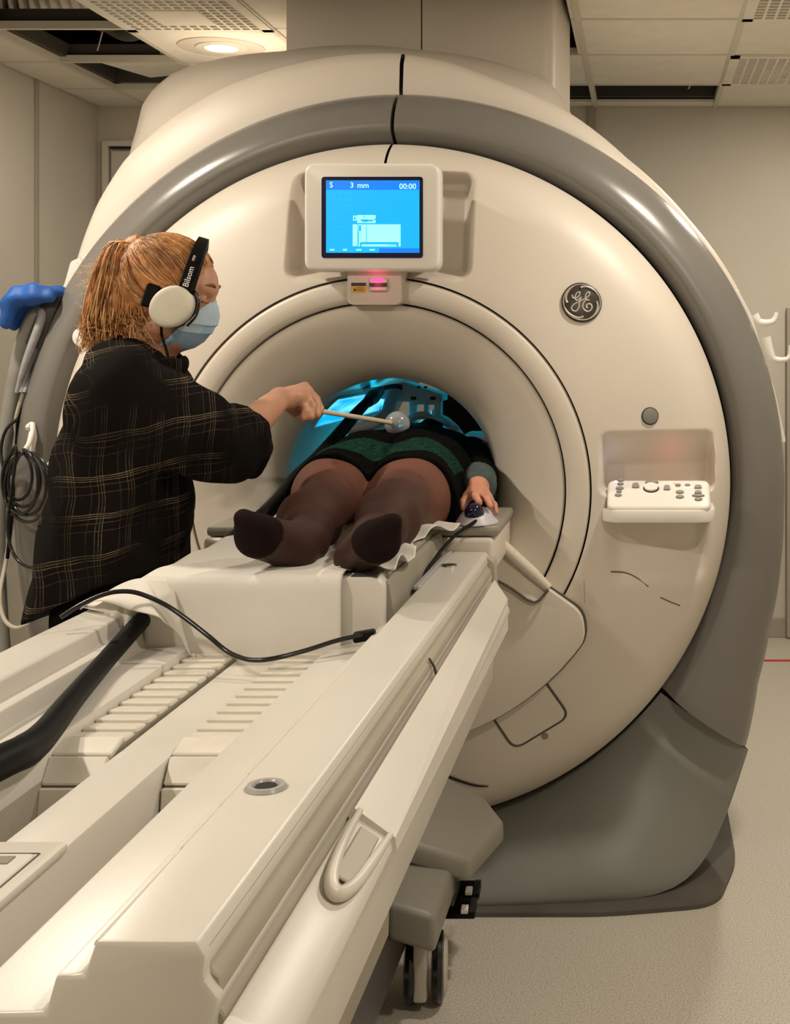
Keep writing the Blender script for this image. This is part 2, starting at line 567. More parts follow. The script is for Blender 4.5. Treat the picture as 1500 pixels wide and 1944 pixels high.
# ------------------------------------------------------------------ smooth volumes for bodies and cloth
class Vol:
    def __init__(self, lo, hi, h):
        self.h = h
        self.lo = np.array(lo, float)
        self.n = np.ceil((np.array(hi, float) - self.lo) / h).astype(int) + 1
        self.a = np.full(self.n, 0.06, np.float32)
        self.ax = [(self.lo[i] + np.arange(self.n[i]) * h).astype(np.float32) for i in range(3)]

    def blk(self, mn, mx, pad):
        s = []
        for i in range(3):
            a = int(np.clip(math.floor((mn[i] - pad - self.lo[i]) / self.h), 0, self.n[i]))
            b = int(np.clip(math.ceil((mx[i] + pad - self.lo[i]) / self.h) + 1, 0, self.n[i]))
            s.append(slice(a, b))
        g = (self.ax[0][s[0]][:, None, None], self.ax[1][s[1]][None, :, None], self.ax[2][s[2]][None, None, :])
        return tuple(s), g

    def mix(self, s, d, k, sub):
        o = self.a[s]
        if o.size == 0:
            return
        d = d.astype(np.float32)
        if sub:
            hh = np.maximum(k - np.abs(-o - d), 0) / max(k, 1e-6)
            self.a[s] = np.maximum(o, -d) + hh * hh * k * 0.25
        else:
            hh = np.maximum(k - np.abs(o - d), 0) / max(k, 1e-6)
            self.a[s] = np.minimum(o, d) - hh * hh * k * 0.25

    def cap(self, p0, p1, r0, r1=None, k=0.02, sub=False):
        r1 = r0 if r1 is None else r1
        p0, p1 = np.array(p0, float), np.array(p1, float)
        rm = max(r0, r1)
        s, g = self.blk(np.minimum(p0, p1) - rm, np.maximum(p0, p1) + rm, k + 3 * self.h)
        d = p1 - p0
        L = max(float(d @ d), 1e-9)
        t = np.clip(((g[0] - p0[0]) * d[0] + (g[1] - p0[1]) * d[1] + (g[2] - p0[2]) * d[2]) / L, 0, 1)
        q = np.sqrt((g[0] - p0[0] - t * d[0]) ** 2 + (g[1] - p0[1] - t * d[1]) ** 2 + (g[2] - p0[2] - t * d[2]) ** 2)
        self.mix(s, q - (r0 + (r1 - r0) * t), k, sub)
        return self

    def chain(self, pts, rs, k=0.02):
        for i in range(len(pts) - 1):
            self.cap(pts[i], pts[i + 1], rs[i], rs[i + 1], k)
        return self

    def ell(self, c, r, rot=None, k=0.03, sub=False):
        c = np.array(c, float)
        m = max(r)
        s, g = self.blk(c - m, c + m, k + 3 * self.h)
        x, y, z = g[0] - c[0], g[1] - c[1], g[2] - c[2]
        if rot is not None:
            M = np.array(rot.transposed() if hasattr(rot, 'transposed') else rot, float)
            x, y, z = (M[i, 0] * x + M[i, 1] * y + M[i, 2] * z for i in range(3))
        k0 = np.sqrt((x / r[0]) ** 2 + (y / r[1]) ** 2 + (z / r[2]) ** 2)
        k1 = np.sqrt((x / r[0] ** 2) ** 2 + (y / r[1] ** 2) ** 2 + (z / r[2] ** 2) ** 2)
        self.mix(s, k0 * (k0 - 1) / np.maximum(k1, 1e-6), k, sub)
        return self

    def gcyl(self, secs, axis=2, k=0.03, pw=2.0):
        """stack of elliptic sections: (pos along axis, c1, c2, r1, r2)"""
        secs = np.array(sorted(secs), float)
        oth = [i for i in range(3) if i != axis]
        mn, mx = np.zeros(3), np.zeros(3)
        mn[axis], mx[axis] = secs[0, 0], secs[-1, 0]
        for q, i in enumerate(oth):
            mn[i] = (secs[:, 1 + q] - secs[:, 3 + q]).min()
            mx[i] = (secs[:, 1 + q] + secs[:, 3 + q]).max()
        s, g = self.blk(mn, mx, k + 3 * self.h)
        t = g[axis]
        tt = np.clip(t, secs[0, 0], secs[-1, 0])
        f = [np.interp(tt, secs[:, 0], secs[:, q]) for q in range(1, 5)]
        u = (g[oth[0]] - f[0]) / f[2]
        v = (g[oth[1]] - f[1]) / f[3]
        rad = (np.abs(u) ** pw + np.abs(v) ** pw) ** (1 / pw)
        d = (rad - 1) * np.minimum(f[2], f[3])
        over = np.maximum(np.maximum(secs[0, 0] - t, t - secs[-1, 0]), -1)
        d = np.maximum(d, over)
        self.mix(s, d, k, False)
        return self

    def warp(self, fn):
        self.a += fn(self.ax[0][:, None, None], self.ax[1][None, :, None], self.ax[2][None, None, :]).astype(np.float32)
        return self

    def clip(self, fn):
        """keep only where fn(x,y,z) < 0"""
        self.a = np.maximum(self.a, fn(self.ax[0][:, None, None], self.ax[1][None, :, None], self.ax[2][None, None, :]).astype(np.float32))
        return self

    def mesh(self, adapt=0.0, smooth=2):
        a = np.clip(self.a, -0.06, 0.06)
        a[0], a[-1], a[:, 0], a[:, -1], a[:, :, 0], a[:, :, -1] = (0.06,) * 6
        g = openvdb.FloatGrid(0.06)
        g.copyFromArray(a)
        pts, tri, quad = g.convertToPolygons(isovalue=0.0, adaptivity=adapt)
        pts = pts * self.h + self.lo
        me = bpy.data.meshes.new('m')
        me.from_pydata(pts.tolist(), [], quad[:, ::-1].tolist() + (tri[:, ::-1].tolist() if len(tri) else []))
        me.update()
        bm = bmesh.new()
        bm.from_mesh(me)
        bmesh.ops.recalc_face_normals(bm, faces=bm.faces[:])
        for _ in range(smooth):
            bmesh.ops.smooth_vert(bm, verts=bm.verts[:], factor=0.5, use_axis_x=True, use_axis_y=True, use_axis_z=True)
        bm.to_mesh(me)
        bm.free()
        return me

# ================================================================== the room
ZC = 1.108            # height of the bore axis
CEIL = 2.70
XL, XR = -2.07, 3.0   # side walls
YB, YF = 3.10, -4.6   # back wall, wall behind the camera

props(put('floor', grid_me(2, 2, lambda u, v: (XL - 0.1 + u * (XR - XL + 0.2), YF - 0.1 + v * (YB - YF + 0.2), 0.0)), 'floor_vinyl', None, False), kind='structure')
_fl = box_me(((XL + XR) / 2, (YB + YF) / 2, -0.06), (XR - XL + 0.2, YB - YF + 0.2, 0.1))
for nm, c, s in (('wall_back', ((XL + XR) / 2, YB + 0.05, 1.55), (XR - XL + 0.2, 0.1, 3.1)),
                 ('wall_left', (XL - 0.05, (YB + YF) / 2, 1.55), (0.1, YB - YF, 3.1)),
                 ('wall_right', (XR + 0.05, (YB + YF) / 2, 1.55), (0.1, YB - YF, 3.1)),
                 ('wall_front', ((XL + XR) / 2, YF - 0.05, 1.55), (XR - XL + 0.2, 0.1, 3.1))):
    props(box(nm, c, s, 'wall', smooth=False), kind='structure')
# vertical joint strips of the wall panels and the skirting
n = 0
for c, s in (((XL + 0.004, 2.44, 1.35), (0.008, 0.035, 2.7)), ((XL + 0.004, 0.2, 1.35), (0.008, 0.035, 2.7)), ((XL + 0.004, -2.1, 1.35), (0.008, 0.035, 2.7)),
             ((0.443, YB - 0.01, 1.35), (0.04, 0.02, 2.7)), ((1.47, YB - 0.02, 0.84), (0.08, 0.04, 1.67))):
    n += 1
    props(box('trim_%d' % n, c, s, 'wall_trim', None, 0.002, 1), kind='structure')
props(box('baseboard_back', ((XL + XR) / 2, YB - 0.006, 0.05), (XR - XL, 0.012, 0.1), 'wall_trim', None, 0.003, 1), kind='structure')
props(box('baseboard_left', (XL + 0.006, (YB + YF) / 2, 0.05), (0.012, YB - YF, 0.1), 'wall_trim', None, 0.003, 1), kind='structure')
# door in the back wall, its head seen over the scanner's shoulder
dx0 = 0.70 + (197 - 1220) * 6.42 / F
dz = CZ + (650 - 268) * 6.42 / F
door = props(box('door_1', (dx0 + 0.50, YB - 0.012, dz / 2 - 0.02), (0.92, 0.025, dz - 0.06), 'wall', None, 0.003, 1), kind='structure')
for c, s in (((dx0 + 0.015, YB - 0.02, dz / 2), (0.03, 0.04, dz)), ((dx0 + 0.985, YB - 0.02, dz / 2), (0.03, 0.04, dz)), ((dx0 + 0.5, YB - 0.021, dz - 0.014), (0.938, 0.04, 0.03))):
    box('door_frame', c, s, 'tbar', door, 0.003, 1)
box('shadow_gap', (dx0 + 0.5, YB - 0.027, dz - 0.035), (0.92, 0.01, 0.012), 'gap', door)
# thin red marking line on the floor by the back wall
props(box('floor_line', (2.0, 2.62, 0.002), (1.6, 0.02, 0.004), 'red', None), 'thin red marking line taped on the floor', 'floor line')

# ---- suspended ceiling: grid of bars and tiles, some tiles missing
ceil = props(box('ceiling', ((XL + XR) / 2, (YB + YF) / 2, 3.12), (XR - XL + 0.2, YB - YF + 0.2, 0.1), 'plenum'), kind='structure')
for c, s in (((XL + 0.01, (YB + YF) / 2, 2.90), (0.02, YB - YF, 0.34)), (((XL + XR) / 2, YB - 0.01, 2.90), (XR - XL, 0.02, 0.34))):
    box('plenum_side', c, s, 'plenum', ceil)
GX = [XL, -1.80, -1.27, -0.716, -0.13, 0.46, 1.07, 1.68, 2.29, XR]
GYL = [YB, 2.64, 2.075, 1.50, 0.92, 0.34, -0.24, -0.82, -1.40, -1.98, -2.56, -3.14, -3.72, -4.3, YF]
GYR = [YB, 2.55, 1.94, 1.36, 0.78, 0.20, -0.38, -0.96, -1.54, -2.12, -2.70, -3.28, -3.86, -4.4, YF]
TH = 0.018
tile_cache = {}


def tile(x0, x1, y0, y1):
    k = (round(x1 - x0, 3), round(y1 - y0, 3))
    if k not in tile_cache:
        tile_cache[k] = box_me((0, 0, 0), (x1 - x0 - 0.012, y1 - y0 - 0.012, TH), 0.003, 1)
        tile_cache[k].materials.append(MATS['tile'])
    o = bpy.data.objects.new('ceiling_tile', tile_cache[k])
    COL.objects.link(o)
    o.parent = ceil
    o.location = ((x0 + x1) / 2, (y0 + y1) / 2, CEIL + TH / 2)
    return o


HOLES = {(1, 1), (1, 2), (1, 3), (5, 0), (4, 0)}   # (column, row) without a flat tile
VENTS = {(2, 3), (6, 1), (6, 3)}
for i in range(len(GX) - 1):
    GY = GYL if i < 4 else GYR
    for j in range(len(GY) - 1):
        y1, y0 = GY[j], GY[j + 1]
        if (i, j) in HOLES or (i, j) in VENTS:
            continue
        # the duct column passes through here
        if i in (3, 4) and y0 < 1.65 and y1 > 0.85:
            if i == 3:
                tile(GX[3], -0.53, y0, y1)
            else:
                tile(0.425, GX[5] + 0.002, y0, y1)
            continue
        tile(GX[i], GX[i + 1], y0, y1)
# narrow tile strip behind the right-hand opening
tile(GX[4], GX[5], 2.98, YB)
tile(GX[5], GX[6], 2.98, YB)
for x in GX[1:-1]:
    box('grid_bar', (x, (YB + YF) / 2, CEIL + 0.012), (0.024, YB - YF, 0.034), 'tbar', ceil)
for i in range(len(GX) - 1):
    for y in (GYL if i < 4 else GYR)[1:-1]:
        if i in (3, 4) and 0.85 < y < 1.6:
            continue
        box('grid_bar', ((GX[i] + GX[i + 1]) / 2, y, CEIL + 0.012), (GX[i + 1] - GX[i], 0.022, 0.030), 'tbar', ceil)
# bare steel channels seen in the openings
for x0, x1, y in ((-1.80, -1.27, 1.53), (-1.80, -1.27, 2.105), (-1.80, -1.27, 2.60), (-0.13, 1.07, 2.95)):
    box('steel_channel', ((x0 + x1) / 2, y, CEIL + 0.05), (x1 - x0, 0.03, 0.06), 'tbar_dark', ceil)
box('steel_channel', (-1.775, 1.8, CEIL + 0.05), (0.03, 2.4, 0.06), 'tbar_dark', ceil)
# a tile pushed up askew in the left opening
t = tile(-1.62, -1.28, 2.12, 2.58)
t.location = (-1.47, 2.33, CEIL + 0.045)
t.rotation_euler = (R(3), R(-4), R(-8))
t.name = 'loose_tile'
# things above the ceiling
tube('hanger_wire', [(-1.60, 2.00, CEIL + 0.03), (-1.52, 2.02, 3.07)], 0.003, 'duct', ceil, 6, 0)
v = []
for k, (x, y, z) in enumerate(((-1.50, 1.86, 2.86), (-1.42, 1.90, 2.83))):
    v.append(tube_geo(spline([(x - 0.12, y + 0.03 * k, z), (x, y, z - 0.05), (x + 0.13, y + 0.02, z + 0.02)], 8), 0.035, 10))
V, Fc = join_geo(v)
put('pipe_bundle', mesh_of(V, Fc), 'tbar_dark', ceil, 50)
tube('loose_wire', spline([(0.92, 2.75, 2.72), (0.96, 2.76, 2.80), (0.90, 2.74, 2.83), (0.87, 2.73, 2.77), (0.90, 2.73, 2.74), (1.03, 2.74, 2.86)], 6), 0.004, 'duct', ceil, 6, 0)
# ribbed white air hose
rib = []
prof = []
path = spline([(-2.04, 1.73, 2.93), (-1.92, 1.75, 2.89), (-1.74, 1.77, 2.885), (-1.56, 1.80, 2.92), (-1.40, 1.84, 2.97)], 26)
rr = [0.092 + 0.010 * math.sin(i * PI / 2.5) for i in range(len(path))]
v, f = tube_geo(path, rr, 20)
props(put('air_hose', mesh_of(v, f), 'duct', None, 70), 'white ribbed flexible air hose above the open ceiling', 'air hose')


def vent(x0, x1, y0, y1, label, blank):
    cx, cy = (x0 + x1) / 2, (y0 + y1) / 2
    t = thing('ceiling_vent', label, 'vent', (cx, cy, CEIL), 'egg-crate ceiling vents')
    W, D = x1 - x0 + 0.004, y1 - y0 + 0.004
    fr = []
    for c, s in (((cx - W / 2 + 0.02, cy, CEIL), (0.04, D, 0.02)), ((cx + W / 2 - 0.02, cy, CEIL), (0.04, D, 0.02)),
                 ((cx, cy - D / 2 + 0.02, CEIL), (W, 0.04, 0.02)), ((cx, cy + D / 2 - 0.02, CEIL), (W, 0.04, 0.02))):
        fr.append(me_geo(box_me(c, s)))
    V, Fc = join_geo(fr)
    put('frame', mesh_of(V, Fc), 'tile', t, False)
    box('backing', (cx, cy, CEIL + 0.06), (W, D, 0.01), 'plenum', t)
    me1 = box_me((0, 0, 0), (0.010, D - 0.07, 0.045))
    me2 = box_me((0, 0, 0), (W - 0.07, 0.010, 0.045))
    nn = 13
    for me, along in ((me1, 0), (me2, 1)):
        me.materials.append(MATS['tile'])
        for k in range(1, nn):
            o = bpy.data.objects.new('louvre', me)
            COL.objects.link(o)
            o.parent = t
            f = (k / nn - 0.5)
            o.location = (f * (W - 0.07), 0, 0.012) if along == 0 else (0, f * (D - 0.07), 0.012)
    if blank:
        box('deflector', (cx + 0.0, cy + 0.05, CEIL - 0.010), (0.2, 0.2, 0.012), 'tile', t, 0.003, 1)


vent(GX[2], GX[3], 0.96, 1.52, 'egg-crate air vent in the ceiling beside the open hole', True)
vent(GX[6], GX[7], GYR[2], GYR[1] - 0.02, 'egg-crate ceiling vent near the back wall on the right', False)
vent(GX[6], GX[7], GYR[4], GYR[3], 'egg-crate ceiling vent cut off by the upper right corner', False)


def downlight(x, y, watts, label, lit=True):
    t = thing('ceiling_downlight', label, 'downlight', (x, y, CEIL), 'recessed round downlights')
    prof = [(0.062, -0.004), (0.100, -0.004), (0.104, 0.0), (0.100, 0.006), (0.062, 0.006)]
    put('trim_ring', lathe_me(prof + [prof[0]], (x, y, CEIL - 0.004), (0, 0, 1), 36), 'tbar', t, 40)
    put('outer_plate', lathe_me([(0.104, 0.0), (0.17, -0.001), (0.172, 0.003), (0.104, 0.004)], (x, y, CEIL - 0.003), (0, 0, 1), 40), 'wall', t, 40)
    put('lamp_glass', disc_me((x, y, CEIL - 0.004), (0, 0, -1), 0.064, 0.008, 0, 32), 'lamp_face' if lit else 'lens_grey', t, 40)
    if lit:
        l = bpy.data.lights.new('downlight_lamp', 'AREA')
        l.shape = 'DISK'
        l.size = 0.13
        l.energy = watts
        l.color = WARM
        o = bpy.data.objects.new('downlight_lamp', l)
        COL.objects.link(o)
        o.parent = t
        o.location = (0, 0, -0.015)


for k, (x, y, e) in enumerate(DOWNLIGHTS):
    downlight(x, y, e, ['lit round downlight in the ceiling left of the duct', 'lit round downlight behind the right side of the scanner', 'lit round downlight over the left of the table',
                        'lit round downlight over the right of the table', 'lit round downlight over the near table end', 'lit round downlight behind the photographer'][k])
downlight(1.38, 2.33, 0, 'unlit round downlight by the rear right vent', False)

# dark cabinet behind the scanner, seen through the bore
cab = thing('equipment_cabinet', 'black equipment cabinet seen through the far end of the bore', 'cabinet', (0.12, 2.75, 0))
box('cabinet_body', (0.14, 2.75, 0.80), (0.76, 0.45, 1.6), 'black_cloth', cab, 0.01, 2)
for k in range(3):
    box('cabinet_door', (-0.10 + 0.24 * k, 2.515, 0.82), (0.23, 0.02, 1.5), 'black_cloth', cab, 0.004, 1)
box('cabinet_top', (0.14, 2.74, 1.61), (0.78, 0.48, 0.025), 'dark_plastic', cab, 0.004, 1)

# ================================================================== MRI scanner
scanner = thing('mri_scanner', 'large beige MRI scanner with a grey ring around its round front', 'MRI scanner', (0, 1.0, 0))
R_IN, R_OUT = 0.566, 0.945


def yface(r):
    t = max(0.0, min(1.0, (r - R_IN) / (R_OUT - R_IN)))
    return 0.115 * t ** 1.25 + 0.085 * t ** 9


def ysurf(x, z):
    return yface(math.hypot(x, z - ZC))


def nsurf(x, z):
    e = 0.004
    gx = (ysurf(x + e, z) - ysurf(x - e, z)) / (2 * e)
    gz = (ysurf(x, z + e) - ysurf(x, z - e)) / (2 * e)
    return Vector((gx, -1, gz)).normalized()


def sdbox(x, z, cx, cz, hw, hh, r):
    qx, qz = np.abs(x - cx) - hw + r, np.abs(z - cz) - hh + r
    return np.minimum(np.maximum(qx, qz), 0) + np.hypot(np.maximum(qx, 0), np.maximum(qz, 0)) - r


def sstep(d, a, b):
    t = np.clip((d - a) / (b - a), 0, 1)
    return t * t * (3 - 2 * t)


def recess(x, z):
    """depth pressed into the front: monitor niche, keypad niche above and below its shelf"""
    y = 0.075 * (1 - sstep(sdbox(x, z, 0.0, 1.815, 0.247, 0.150, 0.035), -0.035, 0.004))
    y = y + 0.085 * (1 - sstep(sdbox(x, z, 0.742, 1.18, 0.155, 0.088, 0.03), -0.020, 0.004)) * np.clip((1.268 - z) / 0.10, 0, 1)
    low = 0.040 * (1 - sstep(sdbox(x, z, 0.742, 0.98, 0.145, 0.145, 0.05), -0.05, 0.006)) * np.clip((z - 0.83) / 0.12, 0, 1)
    return np.maximum(y, low)


def face_half(side):
    nr, nt = 92, 560
    r = np.linspace(R_IN, R_OUT, nr)
    a = np.linspace(R(-90), R(90) - 0.004, nt)
    rr, aa = np.meshgrid(r, a, indexing='ij')
    x = rr * np.cos(aa) * side
    z = ZC + rr * np.sin(aa)
    t = (rr - R_IN) / (R_OUT - R_IN)
    y = 0.115 * t ** 1.25 + 0.085 * t ** 9 + recess(x, z)
    V = np.stack([x, y, z], -1).reshape(-1, 3)
    # rolled inner and outer rims
    Fc = []
    for i in range(nr - 1):
        for j in range(nt - 1):
            q = (i * nt + j, i * nt + j + 1, (i + 1) * nt + j + 1, (i + 1) * nt + j)
            Fc.append(q if side < 0 else q[::-1])
    V = V.tolist()
    for i, dr, sg in ((0, 0.004, 1), (nr - 1, 0.004, -1)):
        base = len(V)
        for j in range(nt):
            rad = r[i] - (0.0 if i == 0 else -0.002)
            V.append((rad * math.cos(a[j]) * side, y[i, j] + 0.04, ZC + rad * math.sin(a[j])))
        for j in range(nt - 1):
            q = (i * nt + j, i * nt + j + 1, base + j + 1, base + j)
            Fc.append(q if (side < 0) == (i != 0) else q[::-1])
    return mesh_of(V, Fc)


put('front_panel', face_half(1), 'shell', scanner, 50)
put('front_panel', face_half(-1), 'shell', scanner, 50)


def ringsurf(name, prof, a0, a1, mat, n=160, parent=None, label=None):
    """prof: list of (r, y) revolved about the bore axis between angles a0, a1 (degrees)"""
    def fn(u, v):
        a = R(a0 + (a1 - a0) * u)
        k = v * (len(prof) - 1)
        i = min(int(round(k)), len(prof) - 1)
        r, y = prof[i]
        return (r * math.cos(a), y, ZC + r * math.sin(a))
    return put(name, grid_me(n, len(prof), fn), mat, parent or scanner, 40, label)


# dark backing seen in the joints
ringsurf('joint_backing', [(0.485, 0.06), (0.57, 0.06), (0.60, 0.20), (0.90, 0.30), (0.96, 0.285), (1.08, 0.35)], 0, 360, 'gap')
# collar between the two circular joints
ringsurf('bore_collar', [(0.4985, 0.03), (0.4985, 0.004), (0.502, -0.001), (0.512, -0.004), (0.53, -0.005), (0.55, -0.003), (0.558, 0.001), (0.5615, 0.006), (0.5615, 0.03)], -33, 213, 'shell', 220)
# flared mouth of the bore
mouth = [(0.494, 0.03), (0.494, 0.010), (0.490, 0.003)]
for k in range(0, 25):
    a = k / 24 * PI / 2
    mouth.append((0.486 - 0.194 * math.sin(a) ** 1.0, 0.003 + 0.20 * (1 - math.cos(a)) ** 0.92))
mouth += [(0.292, 0.23)]
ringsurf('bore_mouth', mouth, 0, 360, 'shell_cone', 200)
ringsurf('bore_liner', [(0.292, 0.228), (0.300, 0.245), (0.300, 0.6), (0.300, 1.0), (0.300, 1.4), (0.300, 1.72), (0.31, 1.76), (0.36, 1.82), (0.45, 1.86), (0.7, 1.90), (1.0, 1.95)], 0, 360, 'bore_liner', 120)
# blue light panel on the upper left of the bore wall
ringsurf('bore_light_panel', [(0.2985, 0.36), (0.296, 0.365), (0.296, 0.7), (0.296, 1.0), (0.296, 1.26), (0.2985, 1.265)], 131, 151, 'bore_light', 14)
for a in (129.5, 151.5):
    ca, sa = math.cos(R(a)), math.sin(R(a))
    tube('light_panel_frame', [(0.297 * ca, 0.35, ZC + 0.297 * sa), (0.297 * ca, 1.28, ZC + 0.297 * sa)], 0.004, 'coil_plastic', scanner, 8, 0)
for y in (0.35, 1.28):
    tube('light_panel_frame', [(0.297 * math.cos(R(a)), y, ZC + 0.297 * math.sin(R(a))) for a in np.linspace(129.5, 151.5, 8)], 0.004, 'coil_plastic', scanner, 8, 0)
lb = bpy.data.lights.new('bore_lamp', 'AREA')
lb.shape = 'RECTANGLE'
lb.size, lb.size_y = 0.09, 0.85
lb.energy = 13.0
lb.color = (0.0, 0.70, 1.0)
lo = bpy.data.objects.new('bore_lamp', lb)
COL.objects.link(lo)
lo.parent = scanner
_a = R(141)
lo.matrix_parent_inverse = Matrix.Translation(scanner.location).inverted()
lo.location = (0.288 * math.cos(_a), 0.82, ZC + 0.288 * math.sin(_a))
lo.rotation_euler = Vector((-math.cos(_a), 0, -math.sin(_a))).to_track_quat('-Z', 'Y').to_euler()

# ---- grey ring in two halves with a joint at the top
GR_END = -37.8


def outline(a):
    """outer radius of the grey ring: round above, running down towards the feet below"""
    pts = [(-38, 1.268), (-30, 1.195), (-22, 1.155), (-12, 1.128), (-5, 1.115), (5, 1.11), (90, 1.11)]
    aa = a if a <= 90 else 180 - a
    return float(np.interp(aa, [p[0] for p in pts], [p[1] for p in pts]))


def ring_half(a0, a1, n=120):
    prof = [(0.0, 0.275), (0.0, 0.250), (0.05, 0.244), (0.16, 0.215), (0.20, 0.207), (0.27, 0.203), (0.40, 0.206), (0.55, 0.217), (0.70, 0.236), (0.82, 0.257), (0.92, 0.283), (0.98, 0.312), (1.0, 0.335), (0.985, 0.37)]

    def fn(u, v):
        a = a0 + (a1 - a0) * u
        t, y = prof[int(round(v * (len(prof) - 1)))]
        r = 0.951 + t * (outline(a) - 0.951)
        return (r * math.cos(R(a)), y, ZC + r * math.sin(R(a)))
    me = grid_me(n, len(prof), fn)
    bm = bmesh.new()
    bm.from_mesh(me)
    # close the two cut ends
    m = len(prof)
    bm.verts.ensure_lookup_table()
    for q in (0, n - 1):
        bm.faces.new([bm.verts[q * m + k] for k in range(m)])
    return bm_mesh(bm)


put('ring_cover', ring_half(GR_END, 89.75), 'ring_grey', scanner, 72)
put('ring_cover', ring_half(90.35, 180 - GR_END), 'ring_grey', scanner, 72)

# ---- grey foot below the ring
foot_out = [(-38.6, 1.006, 0.322, 0.325), (-45, 0.965, 0.20, 0.31), (-50, 0.915, 0.085, 0.27), (-53.5, 0.865, 0.03, 0.18), (-57.5, 0.80, 0.012, 0.06), (-68, 0.50, 0.012, 0.02), (-80, 0.22, 0.012, 0.0), (-90, 0.0, 0.012, -0.005)]


def foot_fn(u, v):
    a = -38.6 + u * (-180 + 77.2)
    aa = a if a >= -90 else -180 - a
    sg = 1 if a >= -90 else -1
    c = [f[0] for f in foot_out][::-1]
    ww = ((-6, .08), (-4, .14), (-2, .18), (0, .2), (2, .18), (4, .14), (6, .08))
    edge = min(1.0, max(0.0, (-38.6 - aa) / 6.0))

    def at(k):
        t_ = [f[k] for f in foot_out][::-1]
        def q(b):
            if b < -90:
                return float(np.interp(-180 - b, c, t_)) * (-1 if k == 1 else 1)
            if b > -38.6:
                return 2 * t_[-1] - float(np.interp(-77.2 - b, c, t_))
            return float(np.interp(b, c, t_))
        return sum(w_ * q(aa + o_) for o_, w_ in ww)
    ox, oz, oy = at(1), max(0.012, at(2)), at(3)
    ri = 0.962
    ix, iz, iy = ri * math.cos(R(aa)), ZC + ri * math.sin(R(aa)), 0.250
    lip = [(0.0, 0.03), (0.0, -0.012), (0.02, -0.028), (0.07, -0.042)]
    ts = [0, 0, 0.015, 0.05, 0.11, 0.2, 0.32, 0.46, 0.6, 0.73, 0.84, 0.92, 0.97, 1.0, 1.0]
    k = int(round(v * (len(ts) - 1)))
    t = ts[k]
    # profile: hollow near the joint, then swelling forward to the floor line
    y = iy + (oy - iy) * (t ** 0.9)
    bulge = -0.055 * math.sin(PI * t) ** 0.8 * (1 if aa < -44 else 0.6)
    y += bulge
    if k == 0:
        y += 0.05
    x = ix + (ox - ix) * t
    z = iz + (oz - iz) * t
    if k == len(ts) - 1:
        y += 0.12
        x *= 0.97
    return (sg * x, y, z)


put('foot_cover', grid_me(121, 15, foot_fn), 'base_grey', scanner, 60)
# thin dark slab lying on the floor at the foot
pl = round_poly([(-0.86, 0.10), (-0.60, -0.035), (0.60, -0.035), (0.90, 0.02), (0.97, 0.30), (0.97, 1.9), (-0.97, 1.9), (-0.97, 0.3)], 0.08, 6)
put('floor_slab', prism_me(pl, 'z', 0.0, 0.012), 'seam', scanner, 40)

# ---- white shroud behind the ring, and the taller cryostat body
rimp = [(-0.95, 1.30), (-1.02, 1.60), (-0.988, 1.755), (-0.93, 1.92), (-0.849, 2.054), (-0.72, 2.17), (-0.559, 2.268), (-0.40, 2.325), (-0.218, 2.363), (-0.044, 2.371), (0.114, 2.344), (0.257, 2.292), (0.494, 2.181), (0.6525, 2.054), (0.84, 1.87), (0.985, 1.666), (1.03, 1.55), (1.03, 1.3)]
bodyp = [(-1.0, 1.30), (-1.04, 1.8), (-1.02, 2.15), (-1.0, 2.26), (-0.987, 2.371), (-0.913, 2.435), (-0.803, 2.475), (-0.684, 2.494), (-0.528, 2.505), (-0.07, 2.505), (0.205, 2.4625), (0.333, 2.426), (0.3975, 2.389), (0.425, 2.343), (0.465, 2.27), (0.62, 2.10), (0.86, 1.80), (0.98, 1.5), (1.0, 1.3)]


def polar_of(pts):
    q = sorted((math.degrees(math.atan2(z - ZC, x)), math.hypot(x, z - ZC)) for x, z in pts)
    return [a for a, _ in q], [r for _, r in q]


def rpol(tab, a, low):
    if a < tab[0][0] or a > tab[0][-1]:
        return low
    return float(np.interp(a, *tab))


RIM, BODY = polar_of(rimp), polar_of(bodyp)


def low_r(a):
    # keep the lower body clear of the floor
    s = math.sin(R(a))
    return min(1.0, 1.06 / -s) if s < -0.05 else 1.0


def shroud(secs, a0, a1, n):
    m = len(secs)

    def fn(u, v):
        a = a0 + (a1 - a0) * u
        if a > 180:
            a -= 360
        q, y = secs[int(round(v * (m - 1)))]
        r = q(a)
        return (r * math.cos(R(a)), y, ZC + r * math.sin(R(a)))
    return grid_me(n, m, fn)


rimr = lambda a: rpol(RIM, a, low_r(a))
bodr = lambda a: rpol(BODY, a, low_r(a))
rin = lambda a: 1.085 if 0 < a < 180 else 1.0
mixr = lambda t: (lambda a: (1 - t) * rin(a) + t * rimr(a))
S1 = [(rin, 0.392), (mixr(0.3), 0.390), (mixr(0.75), 0.405), (mixr(0.93), 0.430), (rimr, 0.467), (lambda a: rimr(a) * 0.995, 0.56), (lambda a: rimr(a) * 0.985, 0.75)]
put('shroud_cover', shroud(S1, 10, 90.30, 90), 'shell', scanner, 75)
put('shroud_cover', shroud(S1, 90.85, 171, 90), 'shell', scanner, 75)
bm_ = lambda t: (lambda a: (1 - t) * rimr(a) * 0.965 + t * bodr(a))
S2 = [(bm_(0.0), 0.56), (bm_(0.45), 0.66), (bm_(0.72), 0.78), (bm_(0.90), 0.93), (bodr, 1.07), (bodr, 1.75), (lambda a: bodr(a) * 0.98, 1.86), (lambda a: bodr(a) * 0.9, 1.94)]
put('cryostat_body', shroud(S2, -180, 180, 260), 'shell', scanner, 40)
put('joint_shadow_strip', prism_me([(0.378, 2.185), (0.400, 2.25), (0.440, 2.325), (0.482, 2.358), (0.60, 2.352), (0.60, 2.185)], 'x', -0.034, 0.003), 'gap', scanner, False)
